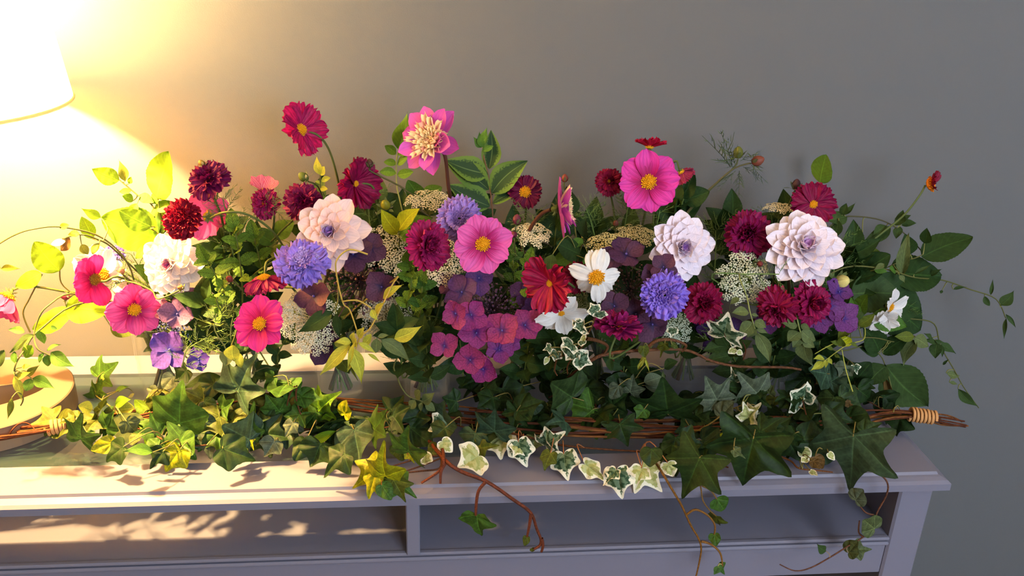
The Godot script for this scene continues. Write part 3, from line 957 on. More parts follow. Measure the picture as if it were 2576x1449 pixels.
# lacecap hydrangea: a dome of tiny buds with four-sepalled florets round it; rows are [px, py, radius in px, turn]
func hydrangea(px: float, py: float, z: float, rp: float, face: Vector3, jar: int, rows: Array, cols: Array, bead: Color, label: String, o := {}) -> void:
	var h := P(px, py, z)
	var r := rp * mpp(h)
	var n := facing(face)
	var g := start("lacecap_hydrangea", label, "flower", h, jar, o.get("way", []), "")
	var hb := head_basis(n)
	var l := []
	for k in int(o.get("beads", 170)):
		var q := sqrt((k + 0.5) / float(o.get("beads", 170)))
		var a := 2.39996 * k + rr(-0.2, 0.2)
		var s := r * rr(0.025, 0.05)
		var p := h + hb * Vector3(sin(a) * q * r, 0.35 * r * (1.0 - q * q) + rr(-0.05, 0.05) * r, cos(a) * q * r)
		l.append([shapes.bead if k % 3 else shapes.floret, Transform3D(hb.scaled_local(Vector3(s, s, s) * (1.0 if k % 3 else 1.1)), p)])
	var beads := mi(g, "bud_cluster", join(l), mat("hydrangea_bud", bead, 0.7))
	beads.set_meta("kind", "stuff")
	var stalks := PackedVector3Array()
	var suv := PackedVector2Array()
	var sid := PackedInt32Array()
	for k in 40:
		var a := 2.39996 * k
		var q := sqrt((k + 0.5) / 40.0)
		tube_into(stalks, suv, sid, PackedVector3Array([h - n * 0.6 * r, h + hb * Vector3(sin(a) * q * r * 0.5, -0.15 * r, cos(a) * q * r * 0.5), h + hb * Vector3(sin(a) * q * r, 0.3 * r * (1.0 - q * q), cos(a) * q * r)]), r * 0.016, r * 0.01, 3)
	mi(g, "stalks", build(stalks, suv, sid), mat("hydrangea_stalk", bead.darkened(0.25), 0.7))
	for f in rows:
		var zz: float = z + (f[4] if f.size() > 4 else rr(0.0, 0.02))
		var p := P(f[0], f[1], zz)
		var fr: float = f[2] * mpp(p)
		var tilt := Vector3(rr(-0.35, 0.35), rr(-0.3, 0.4), 1.0)
		if f.size() > 6:
			tilt = Vector3(f[5] + rr(-0.3, 0.3), f[6] + rr(-0.25, 0.3), 1.0)
		var fn := facing(tilt)
		var fb := head_basis(fn) * Basis(Vector3.UP, deg_to_rad(f[3]))
		var fl := node(g, "floret", Transform3D(fb, p))
		var c: Color = cols[rng.randi() % cols.size()]
		var m := mat("hydrangea_sepal", c, 0.6, "sepal", 0.4)
		for k in 4:
			var b := fb * Basis(Vector3.UP, TAU * k / 4 + rr(-0.16, 0.16)) * Basis(Vector3.RIGHT, -rr(-0.15, 0.38))
			var s := fr * (rr(0.86, 1.14))
			mi(fl, "sepal", pick("sepal"), m, Transform3D(b.scaled_local(Vector3(s, s, s)), p + fn * 0.015 * fr * (k % 2)))
		mi(fl, "eye", shapes.bead, mat("hydrangea_eye", Color(0.34, 0.28, 0.50), 0.6), Transform3D(fb.scaled_local(Vector3(fr, fr, fr) * 0.065), p + fn * 0.05 * fr))
		mi(fl, "pedicel", tube([p - fn * 0.01 * fr, p - fn * 0.5 * fr, h - n * 0.4 * r], 0.0006, 0.0009, 4, 3), mat("hydrangea_stalk", bead.darkened(0.25), 0.7))
	add_stem(g, h - n * 0.6 * r, n, r, jar, o.get("way", []), Color(0.26, 0.22, 0.12), 0.0026)

func umbel(px: float, py: float, z: float, rp: float, face: Vector3, few: int, jar: int, label: String, o := {}) -> void:
	var h := P(px, py, z)
	var r := rp * mpp(h)
	var n := facing(face)
	var g := start("wild_carrot", label, "flower", h, jar, o.get("way", []), "")
	var hb := head_basis(n)
	var m := mat("umbel_white", o.get("col", Color(0.88, 0.85, 0.72)), 0.7, "", 0.2)
	var foot := h - n * 0.75 * r
	var count := int(few * 1.5)
	for k in count:
		var q := sqrt((k + 0.5) / count) * rr(0.96, 1.06)
		var a := 2.39996 * k + rr(-0.1, 0.1)
		var p := h + hb * Vector3(sin(a) * q * r, 0.16 * r * (1.0 - q * q) + rr(-0.03, 0.03) * r, cos(a) * q * r)
		var tilt := hb * Basis(Vector3(cos(a), 0, -sin(a)), q * 0.45) * Basis(Vector3.UP, rr(0, TAU))
		var s := r * 1.30 / sqrt(float(count)) * rr(0.85, 1.1)
		mi(g, "umbellet", pick("umbellet"), m, Transform3D(tilt.scaled_local(Vector3(s, s, s)), p))
		mi(g, "ray", tube([foot, foot.lerp(p, 0.6) - n * 0.08 * r, p - tilt.y * s * 0.1], r * 0.012, r * 0.008, 4, 2), mat("umbel_ray", Color(0.42, 0.46, 0.24), 0.6))
	add_stem(g, foot, n, r * 0.3, jar, o.get("way", []), Color(0.33, 0.37, 0.19), 0.0015)

func bud(px: float, py: float, z: float, rp: float, face: Vector3, col: Color, jar: int, label: String, o := {}) -> void:
	var h := P(px, py, z)
	var r := rp * mpp(h)
	var n := facing(face)
	var g := start("flower_bud", label, "bud", h, jar, o.get("way", []), "")
	var hb := head_basis(n)
	mi(g, "bud", shapes.bud, mat("bud", col, 0.5, "petal_plain"), Transform3D(hb.scaled_local(Vector3(r, r, r)), h))
	mi(g, "bracts", shapes.bracts, mat("bud_bracts", o.get("bract", Color(0.30, 0.34, 0.16)), 0.6, "", 0.2), Transform3D(hb.scaled_local(Vector3(r, r, r)), h))
	for f in o.get("fronds", []):
		var p := P(f[0], f[1], z)
		var q := P(f[2], f[3], z + rr(-0.01, 0.02))
		mi(g, "feathery_leaf", pick("frond"), mat("feathery_green", Color(0.27, 0.33, 0.17), 0.6, "", 0.3), leaf_xf(p, q, 1.0, rr(-0.6, 0.6)))
	add_stem(g, h - n * r, n, r, jar, o.get("way", []), o.get("stem", Color(0.30, 0.30, 0.15)), 0.0011)

# ------------------------------------------------------------------ leaves
func leaf_xf(b: Vector3, t: Vector3, w: float, roll := 0.0) -> Transform3D:
	var z := t - b
	var l := z.length()
	z /= l
	var y := ((C - b).normalized() * 0.8 + Vector3(-0.32, 0.36, 0.0))
	y = (y - z * y.dot(z)).normalized().rotated(z, roll)
	var x := y.cross(z)
	return Transform3D(Basis(x * l * w, y * l, z * l), b)

const GREENS := {
	"dark": Color(0.22, 0.345, 0.145), "mid": Color(0.38, 0.57, 0.20), "lime": Color(0.55, 0.74, 0.13), "blue": Color(0.33, 0.46, 0.34), "grey": Color(0.52, 0.58, 0.46), "yellow": Color(0.90, 0.90, 0.12),
	"olive": Color(0.48, 0.54, 0.18), "gold": Color(0.96, 0.95, 0.34), "sage": Color(0.50, 0.56, 0.34), "deep": Color(0.30, 0.41, 0.20), "edged": Color(1, 1, 1), "var": Color(1, 1, 1), "pale": Color(1, 1, 1), "rust": Color(0.55, 0.42, 0.22), "mint": Color(0.48, 0.66, 0.19)}

func leaf_mat(kind: String, tone: String) -> StandardMaterial3D:
	var tex := "leaf"
	var bump := 0.07
	if kind.begins_with("ivy"):
		tex = kind
		bump = 0.05
		if tone == "var":
			tex = "var" + kind.right(1) + "0"
		elif tone == "pale":
			tex = "var" + kind.right(1) + "1"
	elif kind == "mint":
		tex = "mint"
		bump = 0.12
	elif tone == "edged":
		tex = "leaf_edged"
	return mat("leaf_" + tone, GREENS[tone], 0.58 if kind.begins_with("ivy") else 0.68, tex, 0.35, bump)

# a plant of explicit leaves: stems are paths of [px, py, z]; leaves are [kind, tone, base px, base py, z, tip px, tip py, width, tip z - z]
func spray(called: String, cat: String, label: String, stems: Array, leaves: Array, o := {}) -> void:
	var first: Array = stems[0] if stems.size() else []
	var at: Vector3 = P(first[-1][0], first[-1][1], first[-1][2]) if first.size() else P(leaves[0][2], leaves[0][3], leaves[0][4])
	var jar: int = o.get("jar", -1)
	if jar >= 0:
		at = jars[jar] + Vector3(0, 0.016, 0)
	var g := thing(called, label, cat, at, o.get("group", ""))
	var sm := mat("twig_stem", o.get("stem", Color(0.33, 0.33, 0.16)), 0.6)
	var w: float = o.get("w", 0.0011)
	var paths := []
	for k in stems.size():
		var pts := []
		for p in stems[k]:
			pts.append(P(p[0], p[1], p[2]))
		if k == 0 and jar >= 0:
			var j := jars[jar]
			var a := rr(0, TAU)
			pts.append(j + Vector3(cos(a) * 0.024, 0.122, sin(a) * 0.024))
			pts.append(j + Vector3(-cos(a) * 0.016, 0.016, -sin(a) * 0.016))
		if pts.size() > 1:
			mi(g, "stem", tube(pts, w * 0.75, w * 1.1, 6, 5), sm)
			paths.append_array(Array(smooth_path(pts, 5)))
	for f in leaves:
		add_leaf(g, f[0], f[1], P(f[2], f[3], f[4]), P(f[5], f[6], f[4] + (f[8] if f.size() > 8 else rr(0.0, 0.012))), f[7], paths, o)

func add_leaf(g: Node3D, kind: String, tone: String, b: Vector3, t: Vector3, w: float, paths: Array, o := {}) -> void:
	var lf := mi(g, "leaf", pick(kind), leaf_mat(kind, tone), leaf_xf(b, t, w, rr(-0.3, 0.3)))
	if paths.size() and not o.get("no_petiole", false):
		var best := b
		var bd := 9.0
		for p in paths:
			var d: float = (p as Vector3).distance_to(b)
			if d < bd:
				bd = d
				best = p
		if bd > 0.003 and bd < o.get("reach", 0.07):
			var sag := b.lerp(best, 0.5) + (b - t).normalized() * bd * 0.25 + Vector3(0, 0.15 * bd, 0)
			mi(lf, "petiole", tube([b, sag, best], 0.0006, 0.0009, 5, 4), mat("petiole", o.get("petiole", Color(0.45, 0.44, 0.22)), 0.6))

# a leafy sprig: a stem from foot to tip with leaf pairs along it
func sprig(called: String, cat: String, label: String, path: Array, kind: String, tone: String, pairs: int, lp: float, w: float, jar: int, o := {}) -> void:
	var pts := []
	for p in path:
		pts.append(P(p[0], p[1], p[2]))
	var tipward := pts.duplicate()
	if jar >= 0:
		var j := jars[jar]
		var a := rr(0, TAU)
		pts.append(j + Vector3(cos(a) * 0.024, 0.122, sin(a) * 0.024))
		pts.append(j + Vector3(-cos(a) * 0.016, 0.016, -sin(a) * 0.016))
	var g := thing(called, label, cat, pts[-1], o.get("group", ""))
	mi(g, "stem", tube(pts, 0.0008, 0.0013, 6, 5), mat("twig_stem", o.get("stem", Color(0.34, 0.38, 0.16)), 0.6))
	var fine := smooth_path(tipward, 12)
	var n := fine.size()
	var unit := mpp(fine[0])
	var tip: Vector3 = (fine[0] - fine[3]).normalized()
	if o.get("end", true):
		var l0: float = lp * unit * float(o.get("end_k", 1.1))
		mi(g, "leaf", pick(kind), leaf_mat(kind, tone), leaf_xf(fine[0], fine[0] + tip * l0, w, rr(-0.3, 0.3)))
	for k in pairs:
		var i := clampi(int((k + o.get("from", 0.35)) / pairs * (n - 1)), 1, n - 2)
		var b := fine[i]
		var d := (fine[i - 1] - fine[i + 1]).normalized()
		var sight := (C - b).normalized()
		var across: Vector3 = d.cross(sight).normalized().rotated(d, (PI / 2.0 if k % 2 and o.get("cross", false) else 0.0) + rr(-0.35, 0.35))
		var size := lp * unit * (lerpf(0.6, 1.0, minf(float(k + 1) / pairs * 1.4, 1.0)) if o.get("taper", true) else 1.0)
		for s in [-1.0, 1.0]:
			var dir: Vector3 = (across * s * o.get("spread", 1.0) + d * rr(0.35, 0.8) + sight * rr(-0.1, 0.35)).normalized()
			mi(g, "leaf", pick(kind), leaf_mat(kind, tone), leaf_xf(b, b + dir * size * rr(0.85, 1.12), w, rr(-0.4, 0.4)))

func ferny(label: String, path: Array, count: int, lp: float, jar: int, tone := Color(0.37, 0.47, 0.20)) -> void:
	var pts := []
	for p in path:
		pts.append(P(p[0], p[1], p[2]))
	var tipward := pts.duplicate()
	if jar >= 0:
		pts.append(jars[jar] + Vector3(rr(-0.02, 0.02), 0.122, rr(-0.02, 0.02)))
		pts.append(jars[jar] + Vector3(rr(-0.012, 0.012), 0.016, rr(-0.012, 0.012)))
	var g := thing("feathery_sprig", label, "foliage", pts[-1], "")
	var m := mat("feathery_green", tone, 0.6, "", 0.3)
	mi(g, "stem", tube(pts, 0.0007, 0.0012, 5, 4), m)
	var fine := smooth_path(tipward, 10)
	for k in count:
		var i := clampi(int(float(k) / count * (fine.size() - 1)), 0, fine.size() - 2)
		var d := (fine[i] - fine[i + 1]).normalized()
		var sight := (C - fine[i]).normalized()
		var across: Vector3 = d.cross(sight).normalized()
		var dir: Vector3 = (d * rr(0.4, 1.0) + across * (1.0 if k % 2 else -1.0) * rr(0.5, 1.2) + sight * rr(-0.4, 0.6)).normalized()
		mi(g, "feathery_leaf", pick("frond"), m, leaf_xf(fine[i], fine[i] + dir * lp * mpp(fine[i]) * rr(0.7, 1.2), 1.0, rr(-1, 1)))

const CRIMSON := Color(0.62, 0.07, 0.24)
const BURGUNDY := Color(0.46, 0.05, 0.29)
const MAGENTA := Color(0.90, 0.25, 0.66)
const PINK := Color(0.91, 0.38, 0.69)
const HOT := Color(0.88, 0.19, 0.55)
const PALE := Color(0.95, 0.88, 0.89)
const LILAC := Color(0.62, 0.52, 0.86)

func blooms() -> void:
	# single cosmos
	cosmos(1632, 458, 0.20, 80, Vector3(-0.05, -0.05, 1), MAGENTA, 5, "large open magenta cosmos at the top, its yellow disc facing straight out", {"spin": 0.1, "way": [[1622, 540, 0.15], [1590, 660, 0.13]]})
	cosmos(1215, 614, 0.31, 77, Vector3(0.05, -0.05, 1), PINK, 4, "broad pink cosmos with a yellow disc, directly above the purple hydrangea", {"spin": 0.28})
	cosmos(655, 815, 0.33, 72, Vector3(-0.15, 0.15, 1), HOT, 1, "hot pink cosmos low over the tabletop, beside the large white umbel", {"spin": 0.0, "jit": 0.12})
	cosmos(338, 778, 0.20, 68, Vector3(0.55, -0.1, 0.8), Color(0.92, 0.32, 0.60), 0, "pink cosmos turned to the right, above the blue-violet hydrangea", {"spin": 0.1, "elev": 0.2, "jit": 0.14, "way": [[380, 752, 0.18], [430, 762, 0.17]]})
	cosmos(236, 702, 0.18, 72, Vector3(0.8, -0.05, 0.6), Color(0.92, 0.20, 0.54), 0, "magenta cosmos seen edge-on against a pale bloom, nearest the lamp shade", {"elev": 0.35, "jit": 0.16, "way": [[262, 708, 0.17], [310, 700, 0.16]], "disc_col": Color(0.6, 0.42, 0.1), "skip": [5, 6, 7]})
	cosmos(262, 690, 0.14, 82, Vector3(-0.15, -0.25, 0.9), PALE, 0, "white cosmos glowing in the lamplight behind the edge-on magenta one", {"elev": 0.15, "tex": "petal_plain", "jit": 0.15})
	cosmos(22, 742, 0.13, 78, Vector3(-0.35, -0.85, 0.35), Color(0.86, 0.30, 0.52), 0, "nodding pink cosmos on a long arching stem over the lamp base", {"elev": 0.85, "tex": "petal_plain", "way": [[38, 728, 0.13], [60, 720, 0.13], [110, 724, 0.13], [190, 735, 0.12], [290, 720, 0.12]]})
	cosmos(1384, 712, 0.345, 78, Vector3(-0.62, -0.22, 0.72), Color(0.72, 0.09, 0.29), 5, "large ruffled crimson cosmos opening towards the left, above the white cosmos pair", {"elev": 0.42, "jit": 0.26, "shape": "double", "tex": "petal_velvet", "n": 9, "disc": 0.13})
	cosmos(1501, 697, 0.31, 74, Vector3(0.0, -0.25, 0.95), Color(0.93, 0.91, 0.88), 5, "white cosmos with drooping petals and a yellow disc, beside the crimson cosmos", {"shape": "droop", "tex": "petal_plain", "elev": -0.3, "jit": 0.42, "disc": 0.27, "spin": 0.5, "n": 7})
	cosmos(1412, 786, 0.295, 66, Vector3(0.02, -0.62, 0.78), Color(0.91, 0.90, 0.88), 5, "white cosmos nodding downward beneath the large ruffled crimson cosmos", {"shape": "white", "tex": "petal_plain", "elev": 0.3, "jit": 0.2, "disc": 0.14})
	cosmos(2238, 772, 0.20, 56, Vector3(0.62, -0.3, 0.72), Color(0.91, 0.88, 0.86), 7, "white cosmos seen side-on at the far right, among dark leaves", {"shape": "white", "tex": "petal_plain", "elev": 0.55, "jit": 0.22, "n": 6, "way": [[2215, 790, 0.17], [2120, 815, 0.14], [2010, 850, 0.15]]})
	cosmos(2222, 800, 0.205, 42, Vector3(-0.2, -0.6, 0.75), Color(0.90, 0.87, 0.84), 7, "small drooping white cosmos under a yellow-green leaf, far right", {"shape": "white", "tex": "petal_plain", "elev": 0.6, "n": 6, "way": [[2200, 790, 0.15], [2100, 820, 0.14]]})
	cosmos(756, 326, 0.15, 74, Vector3(0.78, 0.08, 0.58), Color(0.74, 0.10, 0.37), 2, "tall crimson cosmos standing alone above the left side on a curved stem", {"shape": "double", "tex": "petal_velvet", "elev": 0.3, "jit": 0.3, "n": 8, "disc": 0.22, "way": [[792, 336, 0.145], [822, 366, 0.14], [842, 420, 0.13], [858, 500, 0.125], [862, 600, 0.125]]})
	cosmos(1322, 482, 0.14, 44, Vector3(-0.1, -0.2, 0.95), Color(0.46, 0.06, 0.25), 4, "small dark crimson cosmos with a golden disc, right of the dark-edged leaves", {"shape": "double", "tex": "petal_velvet", "elev": 0.1, "n": 10, "disc": 0.34})
	cosmos(1634, 372, 0.13, 44, Vector3(0.1, 0.95, 0.05), Color(0.80, 0.16, 0.34), 6, "small crimson cosmos seen from the side, topmost on the right half", {"shape": "double", "tex": "petal_stripe", "elev": 0.55, "n": 9, "way": [[1640, 390, 0.13], [1650, 460, 0.12], [1645, 620, 0.12]]})
	cosmos(1712, 430, 0.13, 36, Vector3(0.45, -0.55, -0.45), Color(0.66, 0.18, 0.34), 6, "faded crimson cosmos turned to the wall behind the large magenta cosmos", {"shape": "double", "tex": "petal_velvet", "elev": 0.7, "n": 9, "way": [[1700, 405, 0.13], [1680, 440, 0.12], [1650, 600, 0.12]]})
	cosmos(2046, 514, 0.19, 60, Vector3(-0.05, -0.1, 1), Color(0.60, 0.05, 0.28), 7, "dark crimson cosmos with a small yellow disc, above the rightmost pale dahlia", {"shape": "double", "tex": "petal_velvet", "elev": 0.08, "n": 9, "disc": 0.17, "jit": 0.12, "way": [[2010, 600, 0.15], [1960, 720, 0.14]]})
	cosmos(2338, 464, 0.13, 40, Vector3(0.72, 0.15, 0.6), Color(0.60, 0.08, 0.22), 7, "half-shed crimson cosmos with a bare orange disc, tallest at the right end", {"shape": "double", "tex": "petal_velvet", "elev": 0.75, "skip": [0, 1, 2, 3], "disc": 0.48, "disc_col": Color(0.82, 0.45, 0.06), "spin": 2.7, "way": [[2312, 494, 0.13], [2270, 545, 0.13], [2190, 610, 0.13], [2110, 690, 0.13], [2000, 780, 0.14]]})
	cosmos(664, 482, 0.14, 46, Vector3(0.2, 0.75, 0.4), Color(0.95, 0.75, 0.78), 1, "pale cosmos with crimson-striped petals standing up behind crimson ones", {"tex": "petal_stripe", "elev": 0.7, "way": [[650, 520, 0.13], [640, 600, 0.12]], "skip": [3, 4, 5]})
	cosmos(523, 545, 0.16, 66, Vector3(-0.6, 0.25, -0.65), Color(0.93, 0.36, 0.55), 1, "pink cosmos seen from behind with its green calyx, beside the dark red scabious", {"tex": "petal_plain", "elev": 0.25, "jit": 0.18, "way": [[560, 535, 0.21], [610, 536, 0.21], [660, 560, 0.20], [700, 600, 0.19], [718, 650, 0.18]]})
	cosmos(664, 700, 0.27, 62, Vector3(-0.1, 0.85, 0.35), Color(0.70, 0.13, 0.38), 1, "crimson cosmos nodding away with striped petal backs, left of the lavender scabious", {"shape": "double", "tex": "petal_velvet", "elev": -0.35, "n": 10, "way": [[670, 660, 0.25], [700, 650, 0.22]]})

	# double cosmos
	double(525, 452, 0.17, 58, Vector3(-0.1, 0.35, 0.75), BURGUNDY, 0, "double burgundy cosmos, highest on the left end before the bright wall", {"full": true, "way": [[540, 500, 0.16], [560, 560, 0.15], [560, 660, 0.14]]})
	double(763, 508, 0.19, 52, Vector3(-0.05, 0.1, 0.95), Color(0.50, 0.05, 0.29), 2, "double burgundy cosmos just above the peach dahlia", {"full": true, "way": [[745, 545, 0.18], [700, 590, 0.16], [668, 640, 0.14]]})
	cosmos(893, 462, 0.16, 70, Vector3(0.82, -0.05, 0.5), Color(0.62, 0.07, 0.29), 2, "semi-double crimson cosmos in profile, left of the tall pink and cream dahlia", {"elev": 0.35, "shape": "double", "tex": "petal_velvet", "n": 10, "jit": 0.25, "disc": 0.14, "way": [[932, 465, 0.155], [946, 500, 0.15], [955, 560, 0.14], [975, 600, 0.14]]})
	double(668, 512, 0.16, 42, Vector3(-0.2, 0.0, 0.9), Color(0.68, 0.11, 0.36), 1, "small crimson cosmos in front of the striped pale one", {"way": [[690, 545, 0.15], [672, 620, 0.13]]})
	double(1070, 620, 0.29, 70, Vector3(0.62, 0.1, 0.72), Color(0.70, 0.12, 0.38), 3, "double crimson cosmos in profile, immediately left of the broad pink cosmos", {"elev": 0.35, "full": true})
	double(1531, 457, 0.16, 38, Vector3(0.1, 0.05, 1), Color(0.60, 0.06, 0.25), 5, "small double crimson cosmos touching the large magenta cosmos on its left", {"way": [[1545, 540, 0.14], [1550, 660, 0.13]]})
	double(1882, 590, 0.22, 64, Vector3(-0.15, 0.1, 0.9), Color(0.58, 0.05, 0.33), 7, "double crimson cosmos between the two palest dahlias", {"full": true, "way": [[1870, 690, 0.19]]})
	double(1768, 762, 0.29, 58, Vector3(0.15, -0.1, 0.9), Color(0.62, 0.06, 0.28), 6, "double crimson cosmos immediately right of the violet scabious", {"full": true})
	double(1956, 772, 0.30, 56, Vector3(-0.5, -0.25, 0.75), Color(0.66, 0.09, 0.32), 7, "left one of the crimson pair pressed together under the rightmost dahlia", {"full": true})
	double(2040, 762, 0.30, 60, Vector3(0.3, -0.05, 0.9), Color(0.66, 0.09, 0.34), 7, "right one of the crimson pair, against purple hydrangea florets", {"full": true})
	double(1553, 826, 0.31, 66, Vector3(0.1, 0.85, 0.3), Color(0.66, 0.12, 0.42), 6, "flat magenta cosmos seen edge-on, low beside the variegated ivy", {"elev": 0.15})
	double(1450, 700, 0.27, 44, Vector3(0.2, -0.1, 0.9), Color(0.56, 0.06, 0.20), 5, "crimson cosmos half hidden behind the ruffled crimson and the white cosmos", {"full": true})
	scabiosa(460, 552, 0.19, 52, Vector3(-0.1, 0.05, 0.95), Color(0.50, 0.03, 0.14), 0, "dark red domed scabious just above the brightest dahlia", {"pale": 0.0, "tuft": 1.4})

	# dahlias
	dahlia(836, 588, 0.25, 98, Vector3(-0.05, 0.1, 1), Color(0.95, 0.85, 0.80), Color(0.68, 0.52, 0.80), 2, "peach-tinted white dahlia with a lilac heart, above the lavender scabious", {"n": 44})
	dahlia(438, 664, 0.18, 84, Vector3(-0.1, -0.1, 1), Color(0.94, 0.86, 0.84), Color(0.80, 0.40, 0.58), 0, "white dahlia blown bright by the lamp, with a pink heart")
	dahlia(1712, 622, 0.26, 86, Vector3(0.12, -0.05, 1), Color(0.96, 0.90, 0.92), Color(0.82, 0.64, 0.90), 6, "pale lilac-hearted dahlia directly above the violet scabious")
	dahlia(2018, 630, 0.26, 104, Vector3(0.0, 0.36, 0.93), Color(0.97, 0.91, 0.93), Color(0.88, 0.68, 0.88), 7, "largest pale dahlia, rightmost, above the crimson pair")
	anemone(1090, 355, 0.20, 92, Vector3(-0.45, 0.05, 0.88), 3, "tall pink dahlia with a cream frilled centre on a dark stem", {"spin": 0.2, "way": [[1120, 395, 0.19], [1127, 460, 0.185], [1133, 520, 0.18], [1125, 640, 0.17]]})
	anemone(1404, 525, 0.20, 78, Vector3(0.9, 0.1, 0.1), 5, "pink and cream dahlia in profile, seen from its left side", {"spin": 0.4, "way": [[1360, 540, 0.19], [1332, 580, 0.18], [1320, 640, 0.17]]})

	# scabious
	scabiosa(760, 664, 0.30, 70, Vector3(0.05, 0.55, 0.8), Color(0.64, 0.52, 0.88), 1, "lavender scabious with a pale tufted top, above the white umbel", {"pale": 0.75})
	scabiosa(1156, 550, 0.25, 60, Vector3(0.0, 0.0, 1), Color(0.73, 0.59, 0.87), 3, "mauve scabious just above and left of the broad pink cosmos", {"pale": 0.2})
	scabiosa(1671, 742, 0.31, 62, Vector3(-0.05, 0.0, 1), Color(0.63, 0.50, 0.90), 6, "violet scabious ball in front of the lilac-hearted dahlia", {"pale": 0.3, "tuft": 1.15})
	scabiosa(285, 642, 0.12, 28, Vector3(0.2, 0.35, 0.9), Color(0.66, 0.55, 0.86), 0, "small washed-out mauve scabious behind the lamplit white cosmos")

	# hydrangeas
	var purple := [Color(0.60, 0.20, 0.47), Color(0.56, 0.22, 0.50), Color(0.64, 0.22, 0.44)]
	var dusk := [Color(0.36, 0.20, 0.30), Color(0.33, 0.19, 0.31)]
	hydrangea(1235, 782, 0.25, 78, Vector3(0, 0, 1), 4, [
		[1146, 788, 42, 20, 0.05, -0.2, 0.0], [1185, 792, 46, 50, 0.05, 0.1, 0.1], [1118, 870, 42, 35, 0.05, -0.15, 0.1], [1198, 838, 46, 10, 0.055, 0, 0.1], [1263, 832, 48, 40, 0.06, 0, 0.1], [1320, 818, 50, 25, 0.035, 0.3, 0.1],
		[1183, 905, 44, 5, 0.06, 0, 0], [1215, 928, 42, 60, 0.045, 0.1, -0.3], [1255, 880, 40, 20, 0.03, 0.2, -0.2], [1278, 862, 36, 70, 0.02, 0.2, -0.2]], purple, Color(0.32, 0.22, 0.30),
		"large lacecap hydrangea with magenta-purple florets at the centre of the row")
	hydrangea(1240, 770, 0.20, 60, Vector3(0.1, 0.3, 1), 4, [[1162, 735, 46, 30, 0.07, -0.2, 0.5], [1205, 700, 44, 10, 0.05, 0.1, 0.4], [1320, 742, 46, 60, 0.03, 0.2, 0.2], [1345, 778, 40, 20, 0.05, 0.3, 0.1], [1130, 712, 34, 50, 0.02, -0.3, 0.5]],
		[Color(0.38, 0.22, 0.46), Color(0.36, 0.20, 0.40)], Color(0.30, 0.24, 0.30), "dusky blue-purple hydrangea florets between the pink cosmos and the magenta hydrangea", {"beads": 90})
	hydrangea(905, 700, 0.20, 92, Vector3(0.1, 0.1, 1), 2, [[888, 640, 56, 15, 0.055, 0.0, 0.5], [930, 622, 44, 60, 0.045, 0.3, 0.4], [862, 615, 38, 40, 0.04, -0.3, 0.6], [960, 722, 46, 30, 0.07, 0.1, 0.1], [790, 745, 54, 10, 0.085, -0.3, -0.1], [828, 838, 34, 60, 0.06, 0, -0.3], [812, 878, 40, 60, 0.06, 0.2, -0.5]],
		dusk, Color(0.33, 0.22, 0.24), "dark plum hydrangea with a brown bud dome below the peach dahlia")
	hydrangea(1590, 730, 0.22, 72, Vector3(0, 0.1, 1), 6, [[1575, 640, 54, 20, 0.035, -0.1, 0.6], [1540, 650, 34, 50, 0.03, -0.3, 0.3], [1668, 672, 40, 45, 0.075, 0.1, 0.4], [1640, 690, 32, 10, 0.07, 0.1, 0.2], [1545, 770, 40, 30, 0.06, -0.2, -0.2], [1640, 815, 52, 45, 0.06, 0.2, -0.3], [1600, 790, 40, 10, 0.05, 0, -0.2]],
		dusk, Color(0.30, 0.22, 0.22), "dark plum hydrangea beside the violet scabious, its bud dome exposed")
	hydrangea(440, 800, 0.16, 56, Vector3(0, 0.1, 1), 0, [[428, 880, 56, 40, 0.06, -0.1, 0.0], [500, 905, 30, 20, 0.05, 0.4, -0.1]], [Color(0.38, 0.26, 0.66)], Color(0.42, 0.44, 0.66), "blue-budded hydrangea with one large blue-violet floret, at the left end")
	hydrangea(435, 790, 0.15, 44, Vector3(0.1, 0.2, 1), 0, [[446, 790, 44, 70, 0.06, 0.3, 0.1], [405, 775, 34, 20, 0.04, -0.3, 0.2], [470, 750, 36, 45, 0.04, 0.2, 0.4]], [Color(0.66, 0.42, 0.56), Color(0.50, 0.34, 0.50)], Color(0.45, 0.44, 0.62), "mauve-pink hydrangea florets over blue buds, below the brightest dahlia", {"beads": 70})
	hydrangea(2075, 790, 0.24, 50, Vector3(0.2, 0, 1), 7, [[2085, 770, 48, 30, 0.045, 0.3, 0.0], [2110, 735, 40, 60, 0.04, 0.3, 0.3], [2060, 800, 44, 10, 0.05, 0.2, -0.2], [2120, 800, 46, 45, 0.02, 0.6, -0.2], [1935, 800, 44, 10, 0.03, -0.3, -0.3]], [Color(0.50, 0.24, 0.50), Color(0.46, 0.24, 0.52)], Color(0.34, 0.24, 0.36), "purple hydrangea tucked behind the crimson pair at the right end", {"beads": 60})
	hydrangea(1815, 830, 0.15, 44, Vector3(0, 0, 1), 7, [[1808, 862, 44, 30, 0.02, 0, 0], [1780, 820, 36, 60, 0.02, -0.2, 0.2], [1850, 835, 36, 10, 0.02, 0.2, 0]], [Color(0.34, 0.18, 0.42)], Color(0.25, 0.18, 0.28), "deep violet hydrangea in shadow behind the spiky variegated ivy leaf", {"beads": 50})

	# umbels
	umbel(1078, 503, 0.15, 56, Vector3(0.0, 0.85, 0.5), 20, 3, "cream umbel just below the tall pink and cream dahlia", {"col": Color(0.93, 0.86, 0.66)})
	umbel(990, 622, 0.18, 70, Vector3(0.1, 0.35, 0.9), 26, 3, "wide white umbel right of the peach dahlia and plum hydrangea")
	umbel(1112, 660, 0.22, 58, Vector3(0.1, 0.2, 0.95), 22, 3, "white umbel between the crimson profile cosmos and the broad pink cosmos", {"col": Color(0.92, 0.85, 0.68)})
